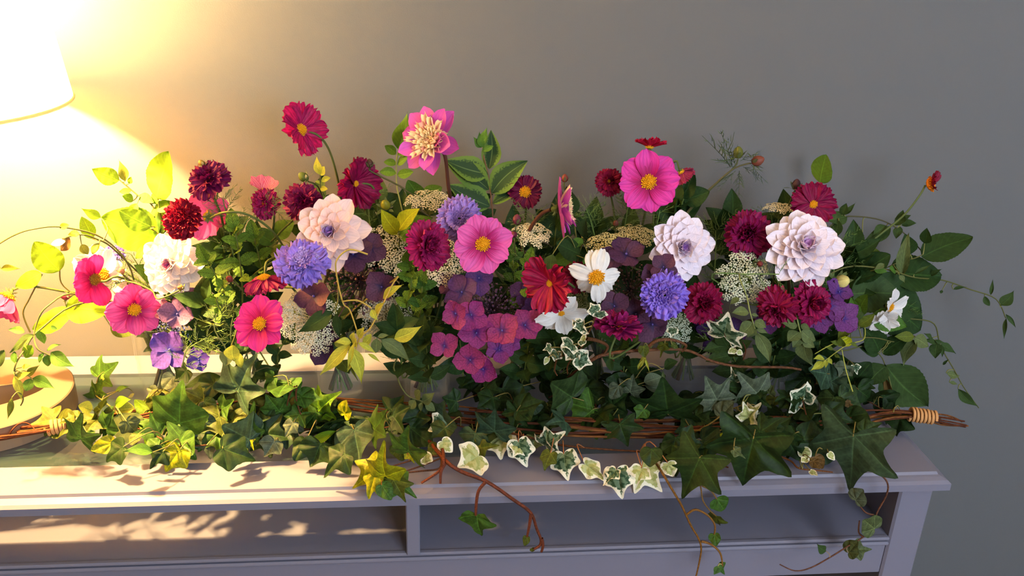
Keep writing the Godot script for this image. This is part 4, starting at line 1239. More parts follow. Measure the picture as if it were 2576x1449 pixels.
	umbel(778, 812, 0.27, 80, Vector3(-0.1, -0.1, 1), 46, 1, "largest white umbel, hanging low beside the hot pink cosmos")
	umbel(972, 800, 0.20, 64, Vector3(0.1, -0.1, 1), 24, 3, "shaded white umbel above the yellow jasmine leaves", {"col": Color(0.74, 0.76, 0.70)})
	umbel(1338, 590, 0.18, 48, Vector3(0.1, 0.75, 0.6), 18, 4, "cream umbel right of the broad pink cosmos, under the round buds", {"col": Color(0.93, 0.86, 0.68)})
	umbel(1528, 618, 0.19, 54, Vector3(-0.1, 0.75, 0.6), 18, 5, "cream umbel above the white cosmos, left of two", {"col": Color(0.90, 0.84, 0.58)})
	umbel(1600, 590, 0.17, 50, Vector3(0.1, 0.85, 0.5), 18, 6, "cream umbel tucked against the lilac-hearted dahlia's left edge", {"col": Color(0.90, 0.84, 0.60)})
	umbel(1872, 700, 0.25, 66, Vector3(0, 0.1, 1), 24, 7, "white umbel between the two palest dahlias, below the double crimson", {"col": Color(0.86, 0.86, 0.74)})
	umbel(1700, 826, 0.22, 40, Vector3(0.1, -0.1, 1), 14, 6, "small grey-green umbel below the violet scabious", {"col": Color(0.72, 0.76, 0.66)})
	umbel(1962, 524, 0.15, 38, Vector3(0, 0.9, 0.35), 14, 7, "small flat umbel behind the dark crimson cosmos at right", {"col": Color(0.88, 0.82, 0.66)})
	umbel(1445, 765, 0.20, 38, Vector3(0, 0, 1), 14, 5, "olive unopened umbel between the two white cosmos", {"col": Color(0.45, 0.45, 0.28)})

	# buds
	bud(1300, 553, 0.21, 13, Vector3(0.1, 0.95, 0.3), Color(0.36, 0.14, 0.20), 4, "plum bud above the cream umbel, right of the broad pink cosmos")
	bud(1293, 590, 0.22, 10, Vector3(0.1, -0.2, 0.9), Color(0.34, 0.12, 0.18), 4, "lower plum bud touching the broad pink cosmos's right edge")
	bud(1421, 449, 0.14, 10, Vector3(0, 0.95, 0.2), Color(0.42, 0.18, 0.14), 5, "small brown bud standing against the wall above the profile dahlia", {"way": [[1420, 470, 0.14], [1440, 540, 0.13]]})
	bud(970, 516, 0.19, 15, Vector3(-0.1, 0.5, 0.8), Color(0.46, 0.44, 0.10), 2, "round olive bud left of the cream umbel", {"way": [[962, 535, 0.18], [960, 600, 0.17]]})
	bud(930, 412, 0.15, 11, Vector3(-0.1, 0.95, 0.2), Color(0.28, 0.18, 0.14), 2, "dark bud at the upper right edge of the profile crimson cosmos", {"way": [[935, 432, 0.15], [1020, 478, 0.15], [1040, 520, 0.14]]})
	bud(578, 702, 0.29, 10, Vector3(-0.4, 0.4, 0.8), Color(0.44, 0.16, 0.14), 1, "small red-brown bud left of the nodding crimson cosmos", {"way": [[600, 720, 0.28], [625, 745, 0.26]]})
	bud(2003, 466, 0.16, 14, Vector3(0.1, 0.95, 0.2), Color(0.22, 0.12, 0.14), 7, "dark withered bud at the upper left of the dark crimson cosmos", {"way": [[1994, 490, 0.155], [1970, 560, 0.15], [1955, 640, 0.15]]})
	bud(2118, 708, 0.27, 20, Vector3(0.35, 0.2, 0.85), Color(0.86, 0.78, 0.46), 7, "fat cream bud on the right edge of the rightmost dahlia", {"way": [[2095, 715, 0.25], [2040, 760, 0.22]]})
	bud(1912, 664, 0.28, 9, Vector3(0, -0.3, 0.9), Color(0.40, 0.16, 0.16), 7, "small red-brown bud at the left edge of the rightmost dahlia")
	bud(1549, 562, 0.17, 9, Vector3(0, 0.6, 0.7), Color(0.40, 0.22, 0.16), 5, "small brown bud below the small double crimson cosmos")
	bud(764, 446, 0.15, 14, Vector3(-0.6, 0.6, 0.4), Color(0.30, 0.34, 0.12), 2, "spiky green bud behind the burgundy double above the peach dahlia", {"way": [[800, 470, 0.14], [820, 520, 0.13]]})
	bud(508, 412, 0.16, 10, Vector3(-0.5, 0.8, 0.2), Color(0.36, 0.30, 0.10), 0, "small green bud at the top left of the burgundy double on the left end", {"way": [[520, 440, 0.15], [545, 500, 0.15]]})
	bud(165, 746, 0.15, 11, Vector3(-0.6, 0.1, 0.7), Color(0.50, 0.16, 0.22), 0, "dark pink bud left of the edge-on magenta cosmos", {"way": [[190, 740, 0.15], [270, 720, 0.14]]})
	bud(306, 682, 0.19, 9, Vector3(0.0, 0.7, 0.6), Color(0.62, 0.40, 0.30), 0, "pale bud between the lamplit white cosmos and the bright dahlia", {"way": [[320, 700, 0.18], [370, 730, 0.17]]})
	bud(1905, 405, 0.13, 16, Vector3(0.8, 0.3, 0.4), Color(0.46, 0.24, 0.18), 6, "brownish pink bud at the tip of the feathery stem against the wall", {"way": [[1880, 412, 0.13], [1845, 425, 0.13], [1800, 462, 0.13], [1740, 520, 0.125], [1690, 600, 0.12]], "fronds": [[1890, 415, 1932, 462], [1870, 420, 1905, 440], [1860, 430, 1858, 500], [1850, 430, 1805, 485]], "stem": Color(0.34, 0.30, 0.16)})
	bud(1857, 385, 0.13, 15, Vector3(0.0, 0.9, 0.4), Color(0.36, 0.36, 0.12), 6, "star-shaped green bud with threadlike leaves against the right wall", {"way": [[1855, 405, 0.13], [1840, 428, 0.13], [1735, 530, 0.125], [1690, 620, 0.12]], "fronds": [[1838, 420, 1765, 340], [1842, 415, 1800, 338], [1850, 415, 1830, 345], [1862, 405, 1920, 380], [1845, 420, 1810, 400]]})
	bud(455, 724, 0.225, 8, Vector3(-0.6, 0.1, 0.7), Color(0.5, 0.34, 0.14), 0, "tiny golden bud hanging over the mauve-pink hydrangea", {"way": [[400, 752, 0.22], [380, 730, 0.21], [320, 712, 0.19]]})

func greens() -> void:
	# big lamplit leaves at the left
	spray("beech_branch", "foliage", "lime-lit branch whose single oval leaf stands highest against the bright wall", [[[397, 500, 0.13], [404, 540, 0.13], [420, 620, 0.13]]], [["big", "lime", 397, 500, 0.13, 417, 381, 1.15]], {"jar": 0})
	spray("beech_branch", "foliage", "broad overlapping lime-lit leaves left of the dark red scabious", [[[370, 570, 0.14], [400, 590, 0.14], [440, 640, 0.14]]],
		[["big", "lime", 395, 602, 0.14, 255, 545, 1.1], ["big", "lime", 405, 610, 0.12, 420, 505, 0.9], ["big", "lime", 380, 570, 0.16, 300, 530, 0.9], ["oval", "lime", 390, 618, 0.17, 340, 650, 1.0]], {"jar": 0})
	spray("rose_sprig", "foliage", "thin stem of small leaflets reaching up left against the lamplit wall", [[[300, 452, 0.12], [345, 490, 0.12], [385, 520, 0.125], [388, 575, 0.13], [400, 640, 0.14]]],
		[["ovate", "lime", 300, 454, 0.12, 231, 425, 1.2], ["lance", "olive", 315, 456, 0.12, 296, 403, 1.3], ["oval", "lime", 325, 462, 0.12, 330, 445, 1.2], ["oval", "lime", 330, 480, 0.12, 300, 482, 1.1], ["oval", "lime", 335, 505, 0.12, 308, 492, 1.2], ["ovate", "lime", 352, 490, 0.12, 386, 508, 1.1], ["oval", "lime", 345, 512, 0.13, 330, 545, 1.2], ["ovate", "lime", 386, 512, 0.125, 400, 480, 1.2], ["ovate", "lime", 390, 520, 0.125, 445, 512, 1.0], ["oval", "lime", 386, 525, 0.13, 392, 545, 1.2]], {"jar": 0})
	spray("rose_sprig", "foliage", "stem with yellowing leaflets left of the lamplit white cosmos", [[[160, 600, 0.19], [200, 590, 0.19], [240, 600, 0.18], [300, 640, 0.16]]],
		[["ovate", "olive", 200, 588, 0.19, 170, 590, 1.4], ["ovate", "rust", 175, 598, 0.19, 150, 632, 1.2], ["oval", "olive", 205, 615, 0.19, 222, 640, 1.3], ["oval", "olive", 250, 612, 0.18, 232, 640, 1.1], ["oval", "pale", 165, 606, 0.19, 128, 614, 1.1], ["lance", "lime", 254, 547, 0.15, 205, 524, 1.5], ["oval", "lime", 232, 600, 0.17, 205, 545, 1.0]], {"jar": 0})
	spray("mallow_sprig", "foliage", "toothed yellow-green leaves at far left, beside the lamp's ring base", [[[150, 680, 0.13], [160, 720, 0.125], [230, 760, 0.12], [320, 760, 0.11]], [[106, 690, 0.13], [75, 750, 0.13], [58, 788, 0.13], [76, 836, 0.13]]],
		[["big", "lime", 150, 682, 0.13, 86, 608, 1.05], ["big", "lime", 104, 688, 0.13, 38, 722, 0.85], ["big", "lime", 182, 786, 0.125, 80, 828, 0.95], ["big", "lime", 166, 770, 0.12, 272, 786, 0.95], ["big", "olive", 278, 820, 0.11, 340, 838, 1.0]], {"jar": 0})
	spray("jasmine_spray", "foliage", "arching bare tendril at the left edge with one slim leaf", [[[0, 612, 0.2], [35, 592, 0.2], [80, 577, 0.2], [155, 571, 0.19], [260, 600, 0.17], [330, 680, 0.16]]], [["lance", "olive", 2, 676, 0.2, 46, 674, 0.9], ["oval", "olive", 150, 572, 0.19, 172, 566, 1.0]], {"jar": 0})
	# jasmine over the lamp base
	spray("jasmine_spray", "foliage", "hanging jasmine spray with dark pointed leaflets over the lamp's ring base", [[[150, 905, 0.27], [120, 892, 0.27], [95, 878, 0.27], [86, 850, 0.26], [92, 815, 0.25], [120, 770, 0.24], [200, 740, 0.2]]],
		[["lance", "deep", 86, 842, 0.27, 16, 884, 1.2], ["ovate", "mid", 97, 832, 0.27, 110, 866, 1.2], ["ovate", "mid", 62, 836, 0.27, 20, 828, 1.0], ["oval", "mid", 110, 888, 0.27, 98, 912, 1.2], ["oval", "mid", 122, 892, 0.27, 120, 922, 1.2], ["lance", "mid", 128, 886, 0.275, 186, 920, 1.5], ["lance", "mid", 118, 882, 0.27, 152, 866, 1.0], ["oval", "mid", 128, 820, 0.25, 144, 828, 1.2], ["oval", "lime", 80, 868, 0.26, 62, 902, 1.2], ["oval", "deep", 10, 880, 0.27, 0, 922, 1.2], ["oval", "mid", 36, 884, 0.27, 40, 914, 1.2], ["lance", "gold", 60, 850, 0.26, 66, 880, 1.0]], {"jar": 0, "no_petiole": true})
	spray("jasmine_spray", "foliage", "dangling jasmine tip with a cream leaf resting across the ring base's slot", [[[52, 1020, 0.29], [58, 1000, 0.29], [40, 960, 0.28], [38, 920, 0.28], [62, 880, 0.26], [100, 830, 0.24], [220, 760, 0.19]]],
		[["lance", "mid", 82, 952, 0.285, 133, 977, 1.5], ["oval", "mid", 78, 952, 0.285, 64, 984, 1.3], ["lance", "gold", 36, 945, 0.285, 54, 1010, 1.1], ["lance", "gold", 40, 950, 0.28, 75, 932, 1.1], ["lance", "olive", 68, 946, 0.28, 94, 920, 1.2], ["lance", "gold", 55, 924, 0.27, 78, 920, 1.4], ["lance", "olive", 30, 1000, 0.30, 18, 1056, 0.9]], {"jar": 0})
	spray("ivy_trail", "ivy", "small upright ivy shoot with forked green leaves standing behind the left twigs", [[[247, 948, 0.10], [240, 990, 0.12], [262, 1010, 0.14], [300, 1040, 0.18]]],
		[["ivy0", "mid", 246, 948, 0.10, 290, 908, 1.1], ["ivy0", "mid", 244, 990, 0.12, 250, 955, 1.0], ["ivy2", "mid", 238, 1000, 0.12, 228, 975, 1.0], ["lance", "gold", 338, 990, 0.1, 320, 1000, 1.5], ["oval", "gold", 268, 940, 0.1, 256, 958, 1.2], ["lance", "mid", 290, 985, 0.12, 325, 972, 1.2]])

	# greenery between the flowers, left part
	for r in [
		["yellow-green mint sprig left of the crimson nodding cosmos, beside the brightest dahlia", [[520, 655, 0.27], [545, 700, 0.26], [560, 780, 0.24]], "mint", "mint", 5, 44, 0],
		["mint sprig with sunlit tips above the nodding crimson cosmos", [[590, 575, 0.19], [600, 630, 0.19], [610, 720, 0.18]], "mint", "mint", 6, 46, 1],
		["leafy mint sprig behind the lavender scabious", [[640, 600, 0.17], [655, 660, 0.17], [670, 720, 0.16]], "mint", "mint", 5, 44, 1],
		["bright mint tuft low beside the brightest dahlia's right edge", [[560, 720, 0.28], [545, 755, 0.27], [555, 820, 0.25]], "mint", "mint", 4, 36, 0],
		["mint sprig above the plum hydrangea, left of the crimson profile cosmos", [[1030, 672, 0.26], [1035, 710, 0.25], [1030, 790, 0.22]], "mint", "mint", 5, 46, 3],
		["second mint sprig, darker, beneath the crimson profile cosmos", [[1062, 720, 0.24], [1060, 760, 0.235], [1055, 840, 0.2]], "mint", "mid", 4, 50, 3],
		["mint sprig left of the large ruffled crimson cosmos", [[1330, 665, 0.27], [1325, 705, 0.265], [1320, 780, 0.22]], "mint", "mint", 5, 42, 4],
		["shaded mint sprig under the cream umbel right of the broad pink cosmos", [[1290, 650, 0.2], [1295, 700, 0.2], [1290, 780, 0.18]], "mint", "mid", 4, 40, 4],
	]:
		sprig("mint_sprig", "foliage", r[0], r[1], r[2], r[3], r[4], r[5], 1.0, r[6], {"cross": true, "from": 0.2})
	spray("leafy_branch", "foliage", "upright branch of dark-edged variegated leaves against the wall, right of the tall dahlia", [[[1218, 335, 0.11], [1215, 380, 0.115], [1228, 440, 0.12], [1236, 500, 0.125], [1240, 560, 0.13], [1235, 640, 0.13]]],
		[["edged", "edged", 1230, 425, 0.115, 1233, 330, 1.05], ["edged", "edged", 1228, 440, 0.12, 1125, 398, 1.1], ["edged", "edged", 1230, 478, 0.125, 1124, 410, 1.05], ["edged", "edged", 1237, 486, 0.125, 1322, 404, 1.1], ["edged", "edged", 1232, 520, 0.13, 1134, 462, 1.1], ["edged", "edged", 1240, 512, 0.13, 1312, 470, 1.1], ["lance", "mid", 1214, 370, 0.115, 1192, 345, 1.6], ["lance", "mid", 1214, 365, 0.115, 1222, 322, 1.4], ["lance", "mid", 1216, 372, 0.12, 1206, 330, 1.4], ["oval", "mid", 1216, 380, 0.12, 1240, 366, 1.0]], {"jar": 4, "stem": Color(0.40, 0.28, 0.18), "no_petiole": true})
	spray("jasmine_spray", "foliage", "slender jasmine tip with one long pointed leaf, left of the tall pink dahlia", [[[1004, 372, 0.12], [998, 400, 0.12], [998, 460, 0.125], [1010, 520, 0.13]]],
		[["lance", "mint", 1000, 374, 0.12, 1019, 284, 1.55], ["oval", "mint", 996, 388, 0.12, 968, 366, 1.1], ["oval", "mint", 1000, 388, 0.12, 1030, 376, 1.1], ["oval", "mint", 997, 412, 0.12, 966, 406, 1.1], ["oval", "mint", 1000, 412, 0.12, 1024, 396, 1.1], ["oval", "mint", 997, 436, 0.125, 955, 432, 1.0], ["oval", "mint", 1000, 440, 0.125, 1040, 432, 1.0]], {"jar": 3, "stem": Color(0.55, 0.56, 0.30), "no_petiole": true})
	spray("jasmine_spray", "foliage", "pale jasmine tip above the peach dahlia's upper right", [[[806, 440, 0.15], [806, 470, 0.15], [815, 500, 0.15], [800, 540, 0.15]]],
		[["lance", "gold", 806, 440, 0.15, 794, 392, 1.4], ["oval", "gold", 808, 455, 0.15, 830, 446, 1.1], ["oval", "gold", 806, 460, 0.15, 794, 456, 1.1], ["oval", "gold", 806, 472, 0.15, 824, 476, 1.1], ["oval", "gold", 806, 440, 0.15, 814, 420, 1.1], ["oval", "mid", 812, 492, 0.15, 826, 540, 0.8]], {"jar": 2, "no_petiole": true})
	spray("leafy_branch", "foliage", "yellow-green pointed leaves left of the round olive bud and the mauve scabious", [[[1000, 570, 0.19], [1005, 600, 0.19], [1010, 660, 0.18]]],
		[["edged", "yellow", 1000, 585, 0.2, 962, 530, 1.1], ["ovate", "yellow", 1002, 580, 0.2, 1052, 522, 1.1], ["ovate", "mint", 1004, 590, 0.19, 1085, 545, 1.1], ["lance", "yellow", 1000, 590, 0.2, 958, 550, 1.2], ["ovate", "mint", 1010, 600, 0.2, 1065, 590, 1.1], ["big", "mid", 1000, 600, 0.17, 1060, 600, 1.0]], {"jar": 3})
	spray("dahlia_sprig", "foliage", "large dark leaf standing behind the tall dahlia's stem", [[[1060, 500, 0.12], [1055, 560, 0.12], [1050, 620, 0.12]]], [["big", "mid", 1060, 500, 0.12, 1025, 455, 1.1], ["big", "mid", 1062, 505, 0.12, 1112, 470, 0.9], ["big", "dark", 1062, 520, 0.12, 1130, 520, 0.9]], {"jar": 3})
	spray("dahlia_sprig", "foliage", "veined green leaves below the burgundy double, behind the peach dahlia", [[[700, 600, 0.14], [690, 640, 0.14], [680, 700, 0.14]]], [["big", "mid", 690, 590, 0.14, 740, 560, 1.0], ["big", "mid", 690, 610, 0.15, 630, 580, 1.0], ["big", "olive", 680, 640, 0.15, 720, 620, 1.0], ["oval", "lime", 720, 632, 0.2, 700, 618, 1.1]], {"jar": 1})
	spray("dahlia_sprig", "foliage", "bluish pointed leaves left of the white cosmos, above the crimson one", [[[1465, 570, 0.18], [1462, 620, 0.19], [1455, 690, 0.19]], [[1440, 530, 0.16], [1450, 600, 0.17], [1455, 690, 0.19]]],
		[["edged", "deep", 1470, 600, 0.2, 1468, 552, 1.2], ["ovate", "mid", 1480, 640, 0.22, 1490, 700, 1.2], ["big", "dark", 1460, 640, 0.2, 1400, 610, 1.0], ["ovate", "deep", 1440, 540, 0.17, 1424, 472, 1.0], ["ovate", "mid", 1465, 600, 0.19, 1440, 625, 1.2], ["big", "mid", 1450, 640, 0.19, 1388, 660, 1.0], ["ovate", "deep", 1470, 650, 0.22, 1510, 640, 1.1], ["ovate", "deep", 1390, 640, 0.24, 1382, 700, 1.1]], {"jar": 5})
	spray("leafy_branch", "foliage", "single round leaf on a bare tip against the wall, above the dark crimson cosmos", [[[2064, 462, 0.06], [2058, 500, 0.065], [2050, 570, 0.08], [2020, 680, 0.11]]], [["big", "mid", 2064, 460, 0.06, 2078, 388, 1.15]], {"jar": 7})
	spray("leafy_branch", "foliage", "dark glossy leaf reaching furthest right, tip pointing away from the flowers", [[[2322, 640, 0.14], [2300, 650, 0.14], [2260, 660, 0.13], [2180, 700, 0.13], [2090, 760, 0.14]]],
		[["big", "dark", 2318, 645, 0.14, 2448, 594, 0.85], ["ovate", "dark", 2326, 612, 0.14, 2330, 575, 1.2], ["ovate", "dark", 2290, 640, 0.14, 2276, 590, 1.2], ["lance", "olive", 2215, 655, 0.14, 2188, 618, 1.2], ["ovate", "sage", 2270, 690, 0.15, 2285, 590, 0.5]], {"jar": 7})
	spray("rose_sprig", "foliage", "thorny rose stem with small dark leaflets arching right above the big dark leaves", [[[2325, 640, 0.12], [2290, 600, 0.12], [2250, 570, 0.12], [2210, 552, 0.12], [2160, 545, 0.12], [2120, 548, 0.12], [2080, 580, 0.13], [2010, 680, 0.14]]],
		[["ovate", "deep", 2262, 560, 0.12, 2270, 530, 1.1], ["ovate", "deep", 2268, 566, 0.12, 2305, 560, 1.1], ["ovate", "deep", 2264, 570, 0.12, 2254, 600, 1.2], ["ovate", "deep", 2250, 566, 0.12, 2290, 540, 1.0], ["ovate", "deep", 2230, 568, 0.12, 2198, 590, 1.0], ["ovate", "deep", 2240, 572, 0.12, 2170, 612, 0.8], ["ovate", "deep", 2130, 545, 0.12, 2080, 552, 1.2], ["lance", "deep", 2125, 540, 0.12, 2150, 508, 1.0], ["ovate", "deep", 2110, 555, 0.13, 2096, 600, 1.3], ["ovate", "deep", 2118, 540, 0.12, 2128, 512, 1.2], ["lance", "deep", 2170, 620, 0.13, 2185, 660, 0.9]], {"jar": 7, "stem": Color(0.28, 0.26, 0.15)})
	spray("dahlia_sprig", "foliage", "mass of big dark leaves right of the rightmost dahlia", [[[2270, 690, 0.15], [2200, 720, 0.15], [2110, 780, 0.15]]],
		[["big", "dark", 2240, 690, 0.14, 2372, 690, 1.3], ["big", "dark", 2180, 720, 0.16, 2320, 780, 1.0], ["big", "dark", 2150, 700, 0.15, 2240, 640, 1.0], ["big", "deep", 2140, 740, 0.17, 2260, 740, 1.1], ["ovate", "mid", 2252, 680, 0.17, 2238, 674, 1.5], ["ovate", "mid", 2200, 680, 0.17, 2232, 684, 1.0], ["big", "dark", 2220, 760, 0.13, 2318, 830, 1.2], ["big", "dark", 2130, 700, 0.14, 2150, 620, 1.0], ["big", "deep", 2120, 800, 0.2, 2180, 780, 1.0]], {"jar": 7})
	spray("jasmine_spray", "foliage", "pale-budded jasmine runner crossing the big dark leaves towards the far right edge", [[[2530, 800, 0.10], [2505, 752, 0.10], [2440, 728, 0.11], [2372, 705, 0.13], [2300, 698, 0.16], [2230, 678, 0.17], [2130, 672, 0.17], [2050, 720, 0.17]]],
		[["lance", "sage", 2262, 692, 0.17, 2276, 712, 1.8], ["lance", "sage", 2224, 664, 0.17, 2200, 676, 1.4], ["lance", "deep", 2398, 728, 0.12, 2432, 722, 1.1], ["oval", "deep", 2370, 730, 0.12, 2366, 738, 1.2], ["lance", "deep", 2515, 768, 0.1, 2550, 730, 1.7], ["lance", "deep", 2492, 742, 0.1, 2496, 702, 0.6], ["oval", "deep", 2476, 745, 0.1, 2490, 770, 0.9], ["lance", "deep", 2340, 694, 0.14, 2366, 676, 1.1], ["lance", "deep", 2530, 790, 0.1, 2556, 826, 0.8], ["lance", "deep", 2532, 800, 0.1, 2522, 852, 0.7], ["lance", "deep", 2300, 690, 0.16, 2345, 660, 0.6]], {"jar": 7})
	spray("jasmine_spray", "foliage", "jasmine runner drooping in front of the wall at right, ending in one slim curved leaf", [[[2462, 1026, 0.14], [2425, 975, 0.14], [2400, 930, 0.14], [2366, 870, 0.14], [2350, 815, 0.14], [2300, 803, 0.14], [2240, 800, 0.15], [2150, 800, 0.16], [2060, 830, 0.16]]],
		[["lance", "deep", 2410, 978, 0.14, 2464, 1028, 0.9], ["ovate", "deep", 2358, 862, 0.14, 2352, 902, 1.4], ["lance", "deep", 2362, 868, 0.14, 2406, 890, 1.4], ["lance", "deep", 2366, 866, 0.14, 2370, 900, 1.2], ["lance", "deep", 2356, 862, 0.14, 2326, 852, 1.3], ["lance", "deep", 2352, 856, 0.14, 2378, 862, 1.2], ["lance", "deep", 2346, 850, 0.14, 2326, 838, 1.2], ["lance", "sage", 2380, 938, 0.14, 2420, 944, 1.3], ["lance", "sage", 2388, 962, 0.14, 2412, 966, 1.3], ["lance", "deep", 2372, 918, 0.14, 2386, 904, 0.8]], {"jar": 7})
	spray("virginia_creeper", "foliage", "yellow-green creeper leaves at the right end below the white cosmos", [[[2290, 850, 0.17], [2250, 860, 0.17], [2200, 850, 0.18], [2110, 850, 0.18], [2030, 860, 0.17]]],
		[["lance", "sage", 2305, 855, 0.18, 2268, 918, 1.8], ["ovate", "sage", 2300, 850, 0.18, 2338, 872, 1.4], ["ovate", "olive", 2300, 846, 0.18, 2252, 846, 0.9], ["ovate", "mid", 2190, 796, 0.2, 2285, 822, 1.1], ["ovate", "mid", 2160, 790, 0.2, 2180, 740, 1.2], ["ovate", "mid", 2150, 800, 0.2, 2140, 750, 1.0], ["ovate", "olive", 2150, 818, 0.21, 2106, 850, 1.3], ["ovate", "olive", 2160, 820, 0.21, 2200, 790, 1.0], ["ovate", "dark", 2210, 885, 0.17, 2175, 830, 1.2], ["ovate", "dark", 2220, 890, 0.17, 2290, 840, 1.1], ["ovate", "dark", 2210, 890, 0.17, 2160, 870, 1.2], ["ovate", "yellow", 2140, 850, 0.21, 2110, 870, 1.2]], {"jar": 7})
	spray("virginia_creeper", "foliage", "two large drooping green leaflets at the far right with a shrivelled pale tip", [[[2227, 920, 0.17], [2215, 895, 0.17], [2180, 870, 0.17], [2090, 880, 0.17]], [[2227, 922, 0.175], [2240, 965, 0.18], [2250, 1040, 0.185]]],
		[["ovate", "deep", 2230, 920, 0.175, 2178, 970, 1.5], ["ovate", "deep", 2228, 918, 0.175, 2338, 1030, 1.15], ["lance", "rust", 2226, 944, 0.18, 2250, 1045, 0.5]], {"jar": 7, "no_petiole": true})

	# jasmine sprays in front
	spray("jasmine_spray", "foliage", "bright yellow jasmine leaves drooping in front of the tumbler, left of centre", [[[888, 905, 0.31], [905, 850, 0.31], [935, 820, 0.31], [985, 720, 0.29], [990, 705, 0.28]], [[898, 832, 0.31], [880, 780, 0.30], [862, 760, 0.295], [845, 680, 0.29], [850, 650, 0.285], [880, 628, 0.28], [925, 640, 0.28]], [[862, 758, 0.3], [900, 756, 0.3], [934, 775, 0.3]]],
		[["lance", "gold", 882, 866, 0.315, 798, 942, 0.95], ["lance", "gold", 880, 870, 0.32, 910, 968, 1.1], ["lance", "gold", 892, 860, 0.325, 872, 930, 0.7], ["lance", "gold", 900, 862, 0.32, 950, 888, 0.8], ["lance", "gold", 884, 862, 0.315, 842, 860, 1.4], ["lance", "gold", 884, 856, 0.315, 888, 834, 1.6], ["oval", "gold", 888, 866, 0.32, 896, 852, 1.3], ["lance", "gold", 900, 846, 0.31, 912, 822, 1.4], ["oval", "gold", 914, 866, 0.315, 934, 840, 1.1], ["lance", "sage", 958, 854, 0.31, 1034, 912, 1.3], ["oval", "sage", 948, 852, 0.31, 945, 888, 1.3], ["lance", "sage", 950, 848, 0.31, 980, 842, 1.3], ["lance", "gold", 992, 852, 0.31, 1058, 818, 1.2], ["lance", "gold", 935, 778, 0.30, 950, 806, 1.4], ["lance", "gold", 963, 752, 0.29, 1006, 712, 1.2], ["lance", "gold", 944, 790, 0.295, 968, 760, 1.3], ["lance", "gold", 900, 900, 0.31, 870, 934, 0.6], ["lance", "gold", 925, 890, 0.31, 960, 910, 0.7], ["lance", "olive", 880, 906, 0.31, 898, 960, 0.5]], {"jar": 2, "stem": Color(0.66, 0.55, 0.24), "no_petiole": true})
	for r in [
		["sage-green jasmine spray hanging below the double crimson between the dahlias", [[1880, 750, 0.3], [1888, 790, 0.31], [1902, 835, 0.31]], [["lance", "sage", 1902, 835, 0.31, 1938, 918, 1.15], ["ovate", "sage", 1892, 810, 0.31, 1858, 842, 1.5], ["ovate", "sage", 1900, 826, 0.31, 1880, 848, 1.4], ["ovate", "sage", 1898, 808, 0.31, 1928, 824, 1.3], ["lance", "sage", 1902, 828, 0.31, 1934, 840, 1.3], ["ovate", "sage", 1884, 786, 0.31, 1842, 786, 1.1], ["lance", "sage", 1890, 790, 0.31, 1910, 796, 1.2], ["ovate", "sage", 1860, 750, 0.3, 1836, 765, 1.2]]],
		["sage-green jasmine spray hanging below the crimson pair", [[2005, 800, 0.31], [2012, 830, 0.31], [2022, 860, 0.31]], [["lance", "sage", 2022, 856, 0.31, 2042, 928, 1.5], ["ovate", "sage", 2012, 836, 0.31, 1982, 858, 1.5], ["ovate", "sage", 2018, 850, 0.31, 1994, 874, 1.4], ["ovate", "sage", 2016, 832, 0.31, 2054, 858, 1.3], ["ovate", "sage", 2020, 852, 0.31, 2050, 874, 1.3], ["ovate", "sage", 2006, 816, 0.31, 1968, 812, 1.2], ["ovate", "sage", 2014, 818, 0.31, 2038, 828, 1.2]]],
	]:
		spray("jasmine_spray", "foliage", r[0], [[r[1][2], r[1][1], r[1][0], [r[1][0][0] - 10, r[1][0][1] - 60, 0.27]]], r[2], {"jar": 7, "no_petiole": true, "stem": Color(0.48, 0.50, 0.28)})
	spray("jasmine_spray", "foliage", "thin yellow jasmine tips criss-crossing below the creeper leaves at the right end", [[[2044, 930, 0.27], [2085, 900, 0.27], [2130, 868, 0.26], [2175, 850, 0.22], [2150, 800, 0.2]], [[2050, 890, 0.27], [2085, 870, 0.27], [2130, 850, 0.26]], [[2118, 880, 0.26], [2128, 930, 0.27], [2145, 985, 0.28]]],
		[["lance", "gold", 2072, 908, 0.27, 2038, 932, 1.5], ["lance", "gold", 2074, 904, 0.27, 2050, 900, 1.3], ["lance", "gold", 2078, 906, 0.27, 2076, 926, 1.6], ["lance", "gold", 2086, 900, 0.27, 2094, 918, 1.7], ["lance", "olive", 2100, 890, 0.27, 2114, 900, 1.4], ["lance", "olive", 2096, 878, 0.27, 2076, 870, 1.4], ["lance", "olive", 2120, 872, 0.27, 2112, 852, 1.4], ["lance", "olive", 2140, 862, 0.26, 2160, 874, 1.4], ["lance", "olive", 2110, 864, 0.27, 2092, 858, 1.2]], {"jar": 7, "stem": Color(0.62, 0.60, 0.24), "no_petiole": true, "w": 0.0008})
	spray("jasmine_spray", "foliage", "small jasmine sprig lying on the twigs below the purple hydrangea", [[[1080, 1030, 0.25], [1062, 1010, 0.25], [1024, 994, 0.25], [1000, 950, 0.24], [1000, 900, 0.22]]],
		[["lance", "sage", 1062, 1010, 0.25, 1090, 986, 1.7], ["oval", "sage", 1046, 1002, 0.25, 1056, 984, 1.4], ["oval", "sage", 1044, 1006, 0.25, 1032, 1030, 1.4], ["oval", "sage", 1062, 1012, 0.25, 1058, 1034, 1.3], ["ovate", "sage", 1070, 1016, 0.25, 1096, 1034, 1.3]], {"jar": 3, "no_petiole": true})
	spray("leafy_branch", "foliage", "slim dark leaf crossing the largest white umbel", [[[835, 786, 0.30], [850, 760, 0.28], [850, 700, 0.25]]], [["lance", "dark", 838, 784, 0.30, 745, 836, 1.3], ["ovate", "dark", 845, 790, 0.28, 852, 850, 0.8]], {"jar": 2})
